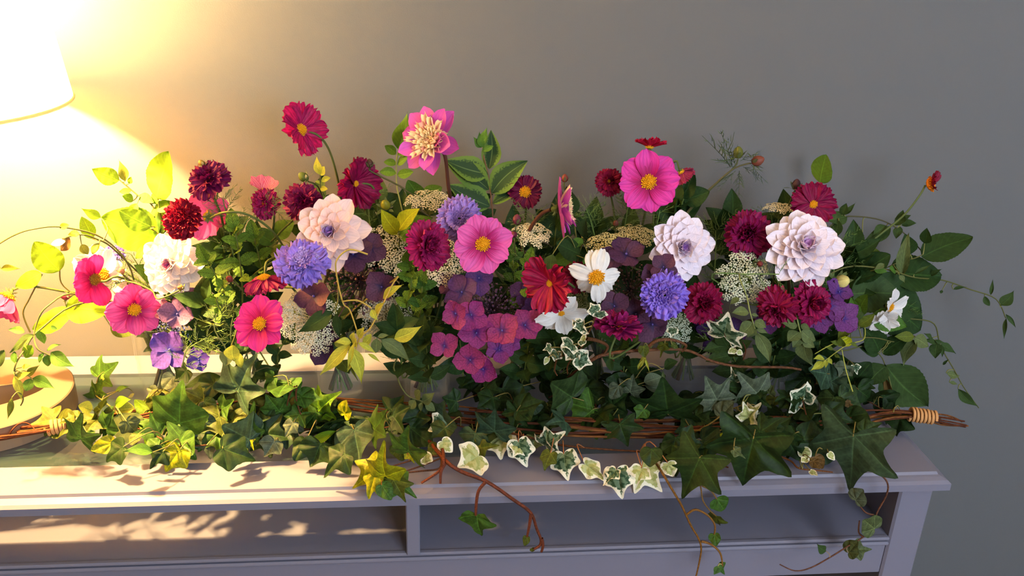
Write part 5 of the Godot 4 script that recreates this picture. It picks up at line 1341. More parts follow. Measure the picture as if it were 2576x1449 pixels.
	spray("leafy_branch", "foliage", "two pale rounded leaves hanging beneath the hot pink cosmos", [[[578, 880, 0.31], [590, 850, 0.31], [600, 820, 0.30], [620, 800, 0.28]]], [["oval", "gold", 586, 868, 0.315, 590, 908, 1.7], ["oval", "sage", 578, 880, 0.31, 566, 920, 1.4], ["oval", "mid", 600, 850, 0.3, 612, 880, 1.3], ["oval", "olive", 600, 888, 0.3, 606, 925, 1.0]], {"jar": 1, "no_petiole": true})
	spray("toothed_sprig", "foliage", "dark toothed sprig pointing left at the table, right of the big blue-green ivy leaf", [[[640, 935, 0.2], [670, 925, 0.2], [700, 930, 0.2]]], [["lance", "dark", 640, 936, 0.2, 702, 926, 1.2], ["lance", "dark", 645, 930, 0.2, 664, 905, 1.2], ["lance", "dark", 640, 940, 0.2, 690, 950, 1.5], ["ovate", "dark", 650, 940, 0.2, 640, 970, 1.2], ["lance", "dark", 650, 930, 0.2, 640, 910, 1.0]])

	# feathery foliage and dark leafy stems filling the mass
	for r in [
		["feathery foliage at the left end, under the lamplit white cosmos", [[330, 640, 0.13], [360, 690, 0.13], [390, 760, 0.13]], 8, 70, 0],
		["feathery foliage over the bright dahlia's left edge", [[310, 700, 0.16], [340, 720, 0.16], [420, 760, 0.15]], 8, 62, 0],
		["threadlike foliage arching above the mint, left of the burgundy double", [[560, 500, 0.17], [575, 560, 0.17], [590, 650, 0.16]], 9, 62, 1],
		["threadlike foliage before the small crimson cosmos at left", [[690, 520, 0.17], [640, 540, 0.16], [600, 600, 0.16]], 8, 58, 1],
		["feathery foliage beneath the bright mint tuft", [[545, 790, 0.27], [540, 830, 0.26], [560, 890, 0.22]], 9, 64, 0],
		["grassy threads at the left end above the stacked ivy", [[520, 850, 0.27], [470, 880, 0.26], [450, 920, 0.22]], 8, 60, 0],
		["feathery foliage between the hot pink cosmos and the left tumblers", [[590, 780, 0.25], [580, 840, 0.24], [590, 900, 0.2]], 9, 62, 1],
		["feathery foliage between the peach dahlia and the round olive bud", [[925, 500, 0.15], [930, 560, 0.15], [940, 640, 0.15]], 10, 66, 2],
		["feathery foliage behind the tall dahlia's stem", [[1100, 520, 0.14], [1110, 580, 0.14], [1110, 660, 0.14]], 8, 60, 3],
		["feathery foliage under the cream umbel right of the broad pink cosmos", [[1320, 640, 0.2], [1310, 700, 0.2], [1290, 760, 0.18]], 12, 66, 4],
		["feathery foliage at the foot of the small dark crimson cosmos", [[1340, 540, 0.15], [1345, 600, 0.15], [1340, 680, 0.15]], 10, 62, 4],
		["tall feathery foliage left of the large magenta cosmos", [[1475, 525, 0.15], [1490, 570, 0.15], [1500, 640, 0.15]], 12, 62, 5],
		["feathery foliage under the large magenta cosmos", [[1580, 520, 0.15], [1570, 580, 0.15], [1560, 660, 0.15]], 12, 66, 5],
		["feathery foliage below and right of the large magenta cosmos", [[1660, 530, 0.14], [1650, 580, 0.14], [1640, 640, 0.14]], 8, 56, 6],
		["drooping feathery foliage between the lilac-hearted dahlia and the double crimson", [[1800, 580, 0.16], [1800, 640, 0.17], [1790, 720, 0.17]], 11, 66, 6],
		["trailing threads across the white umbel between the two palest dahlias", [[1960, 690, 0.29], [1880, 690, 0.28], [1790, 700, 0.26]], 8, 50, 7],
		["feathery foliage behind the small flat umbel at right", [[1940, 540, 0.13], [1945, 600, 0.13], [1930, 680, 0.13]], 11, 66, 7],
		["feathery foliage behind the rightmost dahlia's right edge", [[2110, 600, 0.14], [2100, 660, 0.15], [2080, 740, 0.16]], 9, 66, 7],
		["feathery foliage under the crimson cosmos right of the violet scabious", [[1800, 800, 0.22], [1790, 850, 0.21], [1800, 910, 0.18]], 10, 66, 6],
		["feathery foliage below the hanging white cosmos", [[1420, 850, 0.22], [1400, 900, 0.2], [1390, 950, 0.17]], 10, 66, 5],
		["feathery foliage around the shaded umbel above the yellow jasmine", [[1000, 850, 0.22], [1010, 880, 0.2], [1010, 930, 0.18]], 10, 66, 3],
		["feathery foliage in the gap left of the magenta-purple hydrangea", [[1060, 830, 0.22], [1060, 890, 0.2], [1050, 950, 0.18]], 10, 70, 3],
		["sparse threads behind the lavender scabious and plum hydrangea", [[850, 720, 0.18], [850, 790, 0.18], [850, 860, 0.16]], 9, 62, 2],
		["fine threads over the white cosmos at the far right", [[2280, 770, 0.16], [2230, 800, 0.16], [2130, 830, 0.17]], 7, 52, 7],
	]:
		ferny(r[0], r[1], r[2], r[3], r[4])
	for r in [
		["shaded leafy stem behind the brightest dahlia and the scabious at left", [[400, 600, 0.13], [410, 680, 0.14], [430, 780, 0.14]], "ovate", "mid", 7, 76, 0],
		["shaded leafy stem under the pink cosmos turned to the right", [[390, 830, 0.12], [430, 860, 0.12], [470, 900, 0.11]], "ovate", "dark", 5, 60, 0],
		["dark leafy stem behind the mint at left", [[560, 600, 0.13], [570, 680, 0.13], [580, 780, 0.13]], "ovate", "dark", 8, 80, 0],
		["dark leafy stem low behind the bright mint tuft", [[520, 760, 0.2], [520, 820, 0.18], [510, 890, 0.15]], "ovate", "dark", 7, 78, 0],
		["dark leafy stem behind the nodding crimson cosmos", [[650, 640, 0.13], [655, 720, 0.13], [660, 800, 0.12]], "ovate", "dark", 8, 80, 1],
		["dark leaves low behind the hot pink cosmos", [[600, 820, 0.2], [600, 860, 0.18], [600, 930, 0.15]], "ovate", "dark", 6, 76, 1],
		["dark leafy stem behind the burgundy double above the peach dahlia", [[800, 520, 0.12], [790, 600, 0.12], [780, 700, 0.12]], "ovate", "dark", 8, 76, 2],
		["deep green leaves behind the peach dahlia's right edge", [[950, 520, 0.12], [950, 600, 0.13], [940, 700, 0.13]], "ovate", "dark", 8, 76, 2],
		["deep green leaves behind the plum hydrangea with the brown dome", [[890, 640, 0.13], [880, 740, 0.14], [880, 840, 0.13]], "ovate", "dark", 9, 80, 2],
		["deep green leaves behind the wide white umbel", [[1010, 560, 0.13], [1010, 650, 0.13], [1010, 760, 0.13]], "ovate", "dark", 9, 80, 3],
		["deep green leaves under the crimson profile cosmos", [[1080, 680, 0.16], [1070, 770, 0.16], [1060, 870, 0.15]], "ovate", "dark", 9, 80, 3],
		["deep green leaves behind the mauve scabious", [[1180, 520, 0.12], [1180, 620, 0.13], [1190, 720, 0.13]], "ovate", "dark", 8, 80, 4],
		["deep green leaves behind the magenta-purple hydrangea's lower florets", [[1150, 800, 0.16], [1160, 880, 0.16], [1180, 960, 0.14]], "ovate", "dark", 8, 80, 4],
		["deep green leaves right of the broad pink cosmos", [[1290, 600, 0.14], [1290, 700, 0.14], [1280, 800, 0.14]], "ovate", "dark", 9, 80, 4],
		["deep green leaves behind the cream and pink profile dahlia", [[1400, 560, 0.13], [1390, 660, 0.14], [1380, 760, 0.14]], "ovate", "dark", 9, 78, 5],
		["deep green leaves behind the drooping white cosmos", [[1500, 580, 0.13], [1500, 680, 0.14], [1490, 780, 0.14]], "ovate", "dark", 9, 78, 5],
		["deep green leaves low between the two white cosmos and the table", [[1430, 800, 0.16], [1430, 860, 0.16], [1420, 950, 0.13]], "ovate", "dark", 8, 78, 5],
		["deep green leaves behind the plum hydrangea beside the violet scabious", [[1590, 600, 0.13], [1590, 700, 0.14], [1580, 800, 0.14]], "ovate", "dark", 9, 78, 5],
		["deep green leaves behind the lilac-hearted dahlia", [[1700, 520, 0.12], [1710, 620, 0.13], [1700, 720, 0.13]], "ovate", "dark", 9, 76, 6],
		["dark oval leaf pair right of the large magenta cosmos", [[1720, 500, 0.12], [1700, 560, 0.12], [1680, 620, 0.12]], "big", "dark", 3, 66, 6],
		["deep green leaves behind the violet scabious and crimson double", [[1740, 760, 0.18], [1730, 830, 0.17], [1700, 900, 0.15]], "ovate", "dark", 7, 76, 6],
		["deep green leaves behind the double crimson between the dahlias", [[1840, 560, 0.13], [1840, 650, 0.14], [1840, 750, 0.15]], "ovate", "dark", 9, 78, 7],
		["deep green leaves behind the rightmost dahlia", [[1980, 560, 0.13], [1990, 660, 0.14], [1980, 760, 0.15]], "ovate", "dark", 9, 78, 7],
		["deep green leaves right of the rightmost dahlia", [[2140, 640, 0.14], [2130, 720, 0.15], [2090, 800, 0.16]], "ovate", "dark", 9, 80, 7],
		["deep green leaves low at the right end, behind the sage jasmine sprays", [[2060, 820, 0.18], [2060, 880, 0.18], [2030, 960, 0.17]], "ovate", "dark", 9, 80, 7],
		["shaded leaves between the two tumblers left of the yellow jasmine", [[840, 800, 0.22], [850, 850, 0.21], [860, 930, 0.17]], "ovate", "dark", 6, 70, 2],
		["shaded leaves in front of the tumbler behind the thin tendrils", [[1000, 830, 0.24], [1010, 880, 0.23], [1020, 950, 0.19]], "ovate", "dark", 7, 74, 3],
		["shaded leaves low between the yellow jasmine and the magenta-purple hydrangea", [[1070, 850, 0.23], [1075, 900, 0.22], [1080, 965, 0.19]], "ovate", "deep", 7, 70, 3],
		["shaded leaves below the right edge of the magenta-purple hydrangea", [[1330, 850, 0.22], [1325, 900, 0.21], [1310, 960, 0.18]], "ovate", "dark", 7, 74, 4],
		["shaded leaves below the hanging white cosmos and variegated ivy cluster", [[1390, 850, 0.24], [1400, 900, 0.23], [1390, 970, 0.19]], "ovate", "dark", 7, 74, 5],
		["shaded leaves under the hot pink cosmos, right of its tumbler", [[720, 850, 0.2], [700, 890, 0.19], [690, 940, 0.16]], "ovate", "dark", 4, 50, 1],
		["shaded leaves under the flat magenta cosmos", [[1560, 850, 0.22], [1570, 900, 0.21], [1580, 960, 0.18]], "ovate", "dark", 6, 66, 6],
		["shaded leaves beneath the spiky variegated ivy leaf", [[1830, 870, 0.22], [1850, 910, 0.2], [1860, 960, 0.17]], "ovate", "deep", 6, 66, 7],
		["deep green leaves below the crimson pair", [[1950, 840, 0.2], [1950, 890, 0.19], [1930, 960, 0.17]], "ovate", "dark", 7, 76, 7],
	]:
		sprig("leafy_sprig", "foliage", r[0], r[1], r[2], r[3], r[4], r[5], 1.05, r[6], {"cross": true, "from": 0.1, "taper": false})

# ------------------------------------------------------------------ the twig garland and the ivy on the table
func garland() -> void:
	var bark := mat("willow_bark", Color(0.40, 0.21, 0.11), 0.75, "bark")
	var fresh := mat("willow_bark_light", Color(0.54, 0.34, 0.16), 0.75, "bark")
	var rows := [
		["left half of the willow twig garland, bundled ends before the lamp base", [[-60, 1098, 0.02], [60, 1083, 0.026], [160, 1072, 0.028], [260, 1060, 0.026], [420, 1032, 0.03], [620, 1004, 0.03], [800, 1000, 0.03], [960, 1020, 0.03], [1150, 1040, 0.03], [1300, 1060, 0.028]], 11, 2],
		["right half of the willow twig garland, wound tip past the table's end", [[1180, 1048, 0.028], [1400, 1072, 0.026], [1640, 1078, 0.028], [1850, 1072, 0.03], [2000, 1070, 0.03], [2120, 1058, 0.034], [2230, 1042, 0.037], [2320, 1046, 0.036], [2380, 1056, 0.034], [2428, 1067, 0.032]], 11, 7],
	]
	for r in rows:
		var path: Array = r[1]
		var g := thing("twig_garland", r[0], "twigs", Q(path[4][0], path[4][1], 0.004), "")
		for k in int(r[2]):
			var a0 := rr(0, TAU)
			var pts := []
			for i in path.size():
				var c := Q(path[i][0], path[i][1], path[i][2])
				var wide := 0.008
				var tie: int = r[3]
				wide = 0.005 if absi(i - tie) == 0 else (0.009 if absi(i - tie) == 1 else 0.016)
				var a := a0 + rr(-0.7, 0.7)
				var off := Vector3(rr(-0.01, 0.01), sin(a) * wide * 0.6, cos(a) * wide)
				if i == path.size() - 1 and tie == 7:
					off *= 0.4
				var p := c + off
				p.y = maxf(p.y, T + 0.004)
				pts.append(p)
			var lo := 0 if rng.randf() < 0.7 else 1
			var hi := pts.size() if rng.randf() < 0.7 else pts.size() - 1
			mi(g, "twig", tube(pts.slice(lo, hi), 0.0018, 0.0011, 6, 5), bark if k % 3 else fresh)
		var tie: Array = path[int(r[3])]
		var tc := Q(tie[0], tie[1], tie[2])
		var d := (Q(path[int(r[3]) + 1][0], path[int(r[3]) + 1][1], path[int(r[3]) + 1][2]) - tc).normalized()
		var s := d.cross(Vector3.UP).normalized()
		var coil := []
		for k in 57:
			var a := TAU * k / 8.0
			coil.append(tc + d * (k / 56.0 - 0.5) * 0.034 + (s * cos(a) + d.cross(s) * sin(a)) * (0.0085 + rr(-0.0006, 0.0006)))
		mi(g, "raffia_tie", tube(coil, 0.0022, 0.0022, 5, 2), mat("raffia", Color(0.72, 0.52, 0.32), 0.7))
		if tie[0] < 400:
			mi(g, "curled_twig", tube([Q(22, 1100, 0.02), Q(30, 1082, 0.03), Q(48, 1066, 0.034), Q(66, 1064, 0.034), Q(80, 1072, 0.03), Q(90, 1084, 0.026)], 0.0012, 0.0008, 5, 5), bark)

# ivy lying on the table: leaves are [kind, tone, base px, base py, tip px, tip py, width]; stems are paths of [px, py]
func lie(px: float, py: float, h: float) -> Vector3:
	var p := Q(px, py, h)
	if p.z > 0.385:
		p = P(px, py, 0.385 + h * 0.3)
	return p

func ivy(label: String, stems: Array, leaves: Array, o := {}) -> void:
	var paths := []
	var h0: float = o.get("h", 0.03)
	var first: Array = stems[0][0]
	var g := thing("ivy_trail", label, "ivy", lie(first[0], first[1], h0), o.get("group", ""))
	var w: float = o.get("w", 0.0014)
	var sm := mat("ivy_stem", o.get("stem", Color(0.42, 0.25, 0.13)), 0.65, "bark")
	for s in stems:
		var pts := []
		for p in s:
			pts.append(P(p[0], p[1], p[2]) if p.size() > 2 and p[2] > 0.1 else lie(p[0], p[1], p[2] if p.size() > 2 else h0 * 0.7))
		mi(g, "stem", tube(pts, w, w * 0.65, 6, 5), sm)
		paths.append_array(Array(smooth_path(pts, 5)))
	for f in leaves:
		var b: Vector3
		var t: Vector3
		if f.size() > 7:
			b = P(f[2], f[3], f[7])
			t = P(f[4], f[5], f[7] + rr(-0.004, 0.010))
		else:
			b = lie(f[2], f[3], h0 + rr(-0.006, 0.012))
			t = P(f[4], f[5], b.z + rr(0.004, 0.016))
			if t.y < T + 0.005 and t.z < 0.372:
				t = Q(f[4], f[5], 0.006)
				if t.z > 0.372:
					t = P(f[4], f[5], 0.378)
		add_leaf(g, f[0], f[1], b, t, f[6], paths, {"reach": o.get("reach", 0.06), "petiole": o.get("petiole", Color(0.48, 0.42, 0.22))})
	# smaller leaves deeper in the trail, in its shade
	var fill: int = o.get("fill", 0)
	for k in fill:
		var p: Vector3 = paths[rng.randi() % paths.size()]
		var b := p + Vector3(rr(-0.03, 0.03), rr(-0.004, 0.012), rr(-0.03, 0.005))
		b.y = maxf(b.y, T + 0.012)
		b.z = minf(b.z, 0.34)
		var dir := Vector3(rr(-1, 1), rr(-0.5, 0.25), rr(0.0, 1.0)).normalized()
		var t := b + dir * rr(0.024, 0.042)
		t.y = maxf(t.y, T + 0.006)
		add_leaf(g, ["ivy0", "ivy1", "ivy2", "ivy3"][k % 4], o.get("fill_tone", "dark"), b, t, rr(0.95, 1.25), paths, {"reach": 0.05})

func ivies() -> void:
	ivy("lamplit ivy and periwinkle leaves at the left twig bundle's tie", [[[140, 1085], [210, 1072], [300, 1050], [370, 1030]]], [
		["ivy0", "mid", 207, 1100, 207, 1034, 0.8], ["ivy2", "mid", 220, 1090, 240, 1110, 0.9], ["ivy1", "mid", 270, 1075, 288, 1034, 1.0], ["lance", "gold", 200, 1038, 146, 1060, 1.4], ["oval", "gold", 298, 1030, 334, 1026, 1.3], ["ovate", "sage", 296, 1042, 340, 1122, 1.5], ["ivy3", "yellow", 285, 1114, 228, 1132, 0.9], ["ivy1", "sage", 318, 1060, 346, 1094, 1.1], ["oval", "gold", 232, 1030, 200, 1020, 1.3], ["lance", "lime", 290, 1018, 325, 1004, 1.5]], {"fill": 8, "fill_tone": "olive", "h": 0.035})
	ivy("yellow-green ivy leaves at the front left over the glass edge", [[[300, 1060], [380, 1090], [440, 1120], [520, 1120]]], [
		["ivy0", "lime", 383, 1034, 368, 1130, 0.75], ["ivy1", "dark", 310, 1124, 260, 1160, 1.1], ["lance", "mid", 384, 1138, 311, 1132, 1.4], ["ivy2", "dark", 410, 1136, 372, 1182, 1.0], ["ivy1", "yellow", 452, 1132, 412, 1188, 1.1], ["ivy1", "blue", 450, 1080, 500, 1128, 1.3], ["ivy3", "olive", 345, 1094, 330, 1120, 1.1], ["ivy2", "mid", 400, 1120, 345, 1145, 0.9]], {"fill": 9, "fill_tone": "mid", "h": 0.032})
	ivy("large upright green ivy leaf among grey ones, left part of the garland", [[[360, 1020], [440, 1050], [520, 1060], [600, 1070]]], [
		["ivy1", "mid", 450, 1066, 452, 966, 1.15], ["ivy1", "grey", 400, 985, 372, 1012, 1.3], ["ivy1", "olive", 392, 1006, 378, 1045, 1.0], ["ivy3", "grey", 436, 946, 410, 980, 1.2], ["ivy2", "mid", 450, 1062, 520, 1055, 0.9], ["ivy3", "olive", 512, 1010, 540, 1046, 1.1], ["ivy2", "mid", 560, 1030, 600, 1005, 1.0]], {"fill": 12, "fill_tone": "olive", "h": 0.04})
	ivy("broad blue-green ivy leaf propped highest at the left of the tumblers", [[[560, 1000], [600, 985, 0.17], [640, 1010], [680, 1040]]], [
		["ivy0", "blue", 594, 984, 634, 890, 1.12, 0.24], ["ivy3", "dark", 540, 965, 480, 1000, 1.0], ["lance", "dark", 560, 950, 450, 975, 1.0], ["ivy1", "dark", 470, 930, 440, 960, 1.2]], {"fill": 8, "h": 0.05})
	ivy("dark blue ivy leaf with a folded yellow-tipped neighbour, front left", [[[520, 1090], [580, 1085], [630, 1100], [700, 1110]]], [
		["ivy1", "blue", 628, 1106, 556, 1068, 1.25], ["ivy2", "mid", 628, 1096, 634, 1014, 0.55], ["ivy2", "yellow", 628, 1098, 636, 1132, 0.7], ["ivy1", "dark", 560, 1128, 644, 1158, 1.0], ["ivy1", "grey", 521, 1086, 528, 1152, 1.0], ["ivy3", "blue", 500, 1060, 545, 1095, 1.2], ["ivy1", "olive", 590, 1140, 640, 1160, 0.8], ["ivy0", "deep", 668, 1060, 700, 1110, 1.1], ["ivy1", "grey", 690, 1110, 665, 1150, 1.1]], {"fill": 10, "h": 0.03})
	ivy("big veined green ivy leaves right of the broad blue-green one", [[[660, 1000], [702, 1032], [760, 1050], [830, 1050]]], [
		["ivy1", "dark", 702, 1034, 688, 1090, 1.25], ["ivy1", "mid", 702, 1032, 668, 990, 1.1], ["ivy2", "mid", 704, 1034, 738, 1064, 1.2], ["ivy3", "dark", 700, 1020, 698, 985, 1.2], ["ivy1", "grey", 735, 1060, 728, 1108, 1.2], ["ivy1", "grey", 738, 1064, 718, 1100, 1.0]], {"fill": 10, "h": 0.035})
	ivy("bright lime ivy leaf lit from behind over the twigs, left of centre", [[[720, 1040], [800, 1034], [860, 1030], [920, 1030]], [[742, 972, 0.26], [730, 990, 0.26], [722, 1020, 0.26]], [[747, 970, 0.26], [745, 1000, 0.26], [756, 1042, 0.265]]], [
		["ivy0", "lime", 798, 1034, 850, 984, 1.0], ["ivy1", "mid", 798, 1038, 752, 1092, 1.1], ["ivy1", "mid", 868, 1046, 850, 1098, 1.25], ["ivy3", "yellow", 866, 1044, 874, 1006, 1.0], ["ivy2", "mid", 756, 1042, 712, 1054, 0.9], ["ivy3", "yellow", 762, 1044, 780, 1038, 1.2], ["ivy2", "mid", 800, 1036, 846, 1048, 0.9]], {"fill": 8, "fill_tone": "mid", "h": 0.035})
	ivy("dark lobed ivy leaf and a lime-edged folded one overhanging the glass edge", [[[760, 1080], [820, 1080], [880, 1085]]], [
		["ivy1", "dark", 806, 1116, 782, 1174, 1.15], ["lance", "lime", 846, 1084, 738, 1136, 0.8], ["ivy2", "dark", 868, 1142, 806, 1198, 1.0], ["ivy1", "blue", 890, 1080, 906, 1176, 0.85], ["ivy1", "blue", 888, 1082, 842, 1128, 1.0], ["ivy3", "sage", 905, 1080, 918, 1108, 1.1], ["ivy1", "blue", 720, 1090, 760, 1110, 1.2], ["ivy3", "dark", 770, 1110, 740, 1160, 1.0]], {"fill": 8, "h": 0.03})
	ivy("fresh green ivy sprig with two forked leaves above the yellow leaf", [[[900, 1080], [945, 1080], [1000, 1070], [1080, 1055]]], [
		["ivy0", "mid", 945, 1080, 984, 1028, 1.15], ["ivy0", "mid", 1026, 1138, 1018, 1078, 1.2], ["ivy3", "olive", 1000, 1120, 1014, 1160, 1.2]], {"fill": 5, "fill_tone": "dark", "h": 0.035})
	ivy("brilliant yellow ivy leaves hanging over the table's front edge", [[[1115, 1145], [1070, 1150], [1030, 1160], [980, 1175]], [[1115, 1150], [1060, 1172], [988, 1196]], [[1110, 1150], [1105, 1178], [1060, 1185], [990, 1192]]], [
		["ivy0", "yellow", 949, 1178, 882, 1224, 1.2], ["ivy1", "yellow", 948, 1184, 928, 1256, 0.8], ["ivy2", "yellow", 970, 1196, 952, 1126, 0.85], ["ivy0", "olive", 990, 1208, 1018, 1268, 1.0], ["ivy2", "mid", 986, 1206, 1052, 1250, 0.9], ["ivy2", "yellow", 1026, 1138, 1042, 1166, 0.8], ["ivy3", "mid", 960, 1220, 985, 1258, 1.0]], {"h": 0.03, "petiole": Color(0.56, 0.36, 0.16)})
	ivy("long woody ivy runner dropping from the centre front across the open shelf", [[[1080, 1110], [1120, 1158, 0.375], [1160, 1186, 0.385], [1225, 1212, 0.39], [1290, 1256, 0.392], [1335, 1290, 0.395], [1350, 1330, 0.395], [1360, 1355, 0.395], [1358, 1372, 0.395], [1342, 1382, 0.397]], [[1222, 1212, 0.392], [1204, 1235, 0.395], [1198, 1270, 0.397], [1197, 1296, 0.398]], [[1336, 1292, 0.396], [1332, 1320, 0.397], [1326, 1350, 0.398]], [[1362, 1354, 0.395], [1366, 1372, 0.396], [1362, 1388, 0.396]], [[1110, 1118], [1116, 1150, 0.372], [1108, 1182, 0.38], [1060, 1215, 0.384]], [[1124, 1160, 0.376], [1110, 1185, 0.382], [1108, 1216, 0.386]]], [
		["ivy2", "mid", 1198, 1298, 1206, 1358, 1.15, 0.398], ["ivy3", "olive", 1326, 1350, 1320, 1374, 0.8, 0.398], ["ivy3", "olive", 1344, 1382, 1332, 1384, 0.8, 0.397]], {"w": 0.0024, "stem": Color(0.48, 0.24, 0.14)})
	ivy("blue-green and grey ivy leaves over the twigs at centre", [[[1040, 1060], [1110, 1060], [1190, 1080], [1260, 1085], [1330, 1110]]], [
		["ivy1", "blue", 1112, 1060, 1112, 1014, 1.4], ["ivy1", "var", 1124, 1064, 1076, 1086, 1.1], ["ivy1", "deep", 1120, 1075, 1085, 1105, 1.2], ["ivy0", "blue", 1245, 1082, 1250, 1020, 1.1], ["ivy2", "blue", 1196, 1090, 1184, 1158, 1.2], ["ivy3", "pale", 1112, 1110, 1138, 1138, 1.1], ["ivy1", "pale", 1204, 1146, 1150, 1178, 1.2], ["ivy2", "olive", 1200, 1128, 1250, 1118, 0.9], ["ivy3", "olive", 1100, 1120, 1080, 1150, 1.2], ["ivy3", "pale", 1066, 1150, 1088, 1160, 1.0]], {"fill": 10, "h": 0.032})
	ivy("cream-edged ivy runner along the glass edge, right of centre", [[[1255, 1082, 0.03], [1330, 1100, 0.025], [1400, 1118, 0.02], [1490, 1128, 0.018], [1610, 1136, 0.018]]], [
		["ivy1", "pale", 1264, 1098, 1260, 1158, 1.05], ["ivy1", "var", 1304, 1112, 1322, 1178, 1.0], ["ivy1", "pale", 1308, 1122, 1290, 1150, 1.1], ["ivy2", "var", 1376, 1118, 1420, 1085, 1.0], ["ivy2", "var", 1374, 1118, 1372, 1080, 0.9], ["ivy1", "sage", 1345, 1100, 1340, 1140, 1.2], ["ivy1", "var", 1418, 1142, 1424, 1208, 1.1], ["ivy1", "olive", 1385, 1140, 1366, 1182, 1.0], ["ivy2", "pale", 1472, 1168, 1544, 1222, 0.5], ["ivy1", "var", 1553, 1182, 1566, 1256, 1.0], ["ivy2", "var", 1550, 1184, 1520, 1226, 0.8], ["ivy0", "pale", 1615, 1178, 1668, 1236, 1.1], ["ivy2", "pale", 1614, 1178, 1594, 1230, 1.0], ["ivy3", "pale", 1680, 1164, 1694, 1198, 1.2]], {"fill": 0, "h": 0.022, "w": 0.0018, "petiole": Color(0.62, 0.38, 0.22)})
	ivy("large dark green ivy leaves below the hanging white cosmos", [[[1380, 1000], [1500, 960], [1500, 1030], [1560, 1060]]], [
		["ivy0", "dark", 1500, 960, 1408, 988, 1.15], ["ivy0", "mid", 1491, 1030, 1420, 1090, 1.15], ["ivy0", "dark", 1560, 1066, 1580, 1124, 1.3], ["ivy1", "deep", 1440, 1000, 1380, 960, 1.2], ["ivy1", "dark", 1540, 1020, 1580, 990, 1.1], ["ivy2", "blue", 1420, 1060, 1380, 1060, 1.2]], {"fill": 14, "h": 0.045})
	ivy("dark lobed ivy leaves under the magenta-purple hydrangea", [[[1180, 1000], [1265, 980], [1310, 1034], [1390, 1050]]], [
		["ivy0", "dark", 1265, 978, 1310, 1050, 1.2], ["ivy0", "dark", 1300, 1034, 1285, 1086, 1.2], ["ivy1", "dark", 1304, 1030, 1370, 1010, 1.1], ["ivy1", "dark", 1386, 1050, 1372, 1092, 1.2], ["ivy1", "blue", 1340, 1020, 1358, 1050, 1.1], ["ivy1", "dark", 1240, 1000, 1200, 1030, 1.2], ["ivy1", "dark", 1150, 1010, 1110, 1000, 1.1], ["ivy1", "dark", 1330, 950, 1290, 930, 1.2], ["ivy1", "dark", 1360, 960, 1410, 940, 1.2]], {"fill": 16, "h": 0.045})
	ivy("star-veined dark ivy leaf in deep shade, right of centre", [[[1580, 1010], [1680, 1040], [1740, 1060], [1800, 1060]]], [
		["ivy0", "dark", 1680, 1042, 1662, 958, 1.25], ["ivy1", "mid", 1620, 1030, 1600, 1055, 1.1], ["ivy3", "dark", 1640, 1130, 1636, 1176, 1.2], ["ivy1", "dark", 1700, 1100, 1690, 1150, 1.1]], {"fill": 14, "h": 0.045})
	ivy("grey-green star-leaved ivy over the dark glass, under the arching woody stem", [[[1540, 900, 0.2], [1560, 930, 0.2], [1590, 965, 0.22], [1600, 1010, 0.24]]], [
		["ivy0", "grey", 1586, 985, 1596, 938, 1.2, 0.24], ["oval", "grey", 1620, 962, 1666, 946, 1.2, 0.24], ["oval", "grey", 1622, 970, 1668, 978, 1.0, 0.24], ["ivy3", "grey", 1556, 970, 1538, 1004, 1.0, 0.25], ["oval", "deep", 1536, 900, 1538, 934, 1.2, 0.22], ["ovate", "deep", 1671, 926, 1704, 908, 1.4, 0.22], ["ivy3", "deep", 1561, 870, 1556, 905, 1.3, 0.22], ["ivy3", "deep", 1556, 845, 1580, 870, 1.2, 0.22], ["lance", "sage", 1668, 930, 1668, 990, 0.5, 0.23]], {"fill": 6, "h": 0.05})
	ivy("woody ivy stem arching right above the glass, with small withered leaves", [[[1430, 950, 0.23], [1490, 905, 0.24], [1530, 890, 0.24], [1600, 882, 0.24], [1720, 880, 0.24], [1790, 908, 0.24], [1860, 922, 0.24], [1970, 924, 0.24], [2015, 930, 0.24]], [[1622, 882, 0.24], [1650, 858, 0.245], [1690, 855, 0.245], [1725, 868, 0.245], [1716, 884, 0.24]], [[1475, 852, 0.26], [1500, 856, 0.25], [1528, 870, 0.245], [1520, 890, 0.24]]], [
		["ivy3", "olive", 1618, 872, 1622, 900, 0.9, 0.25], ["ivy3", "gold", 1622, 900, 1606, 932, 0.4, 0.25], ["ivy2", "olive", 1672, 866, 1664, 902, 0.9, 0.25], ["ivy3", "olive", 1690, 866, 1706, 876, 0.9, 0.25], ["lance", "gold", 1624, 902, 1632, 936, 0.6, 0.25]], {"w": 0.0026, "stem": Color(0.50, 0.32, 0.20)})
	ivy("crisp white-edged variegated ivy cluster below the hanging white cosmos", [[[1500, 780, 0.33], [1490, 820, 0.32], [1466, 855, 0.31], [1440, 885, 0.30], [1400, 900, 0.29]], [[1470, 865, 0.31], [1430, 915, 0.29], [1428, 940, 0.28]], [[1400, 905, 0.29], [1395, 930, 0.28], [1402, 945, 0.28]]], [
		["ivy1", "var", 1440, 868, 1410, 872, 1.4, 0.31], ["ivy1", "var", 1442, 880, 1424, 906, 1.3, 0.31], ["ivy1", "var", 1452, 900, 1490, 918, 1.1, 0.315], ["ivy2", "var", 1385, 874, 1364, 880, 1.2, 0.30], ["ivy2", "var", 1458, 828, 1474, 800, 1.2, 0.33], ["ivy1", "var", 1466, 818, 1440, 826, 1.2, 0.33], ["ivy1", "var", 1498, 784, 1486, 762, 1.3, 0.335], ["ivy1", "var", 1508, 786, 1512, 808, 1.3, 0.335], ["ivy3", "pale", 1464, 862, 1476, 830, 0.5, 0.32], ["ivy3", "var", 1466, 858, 1462, 872, 1.1, 0.32], ["ivy3", "pale", 1378, 900, 1370, 918, 0.7, 0.29], ["ivy1", "var", 1400, 885, 1392, 912, 1.1, 0.29]], {"w": 0.0012})
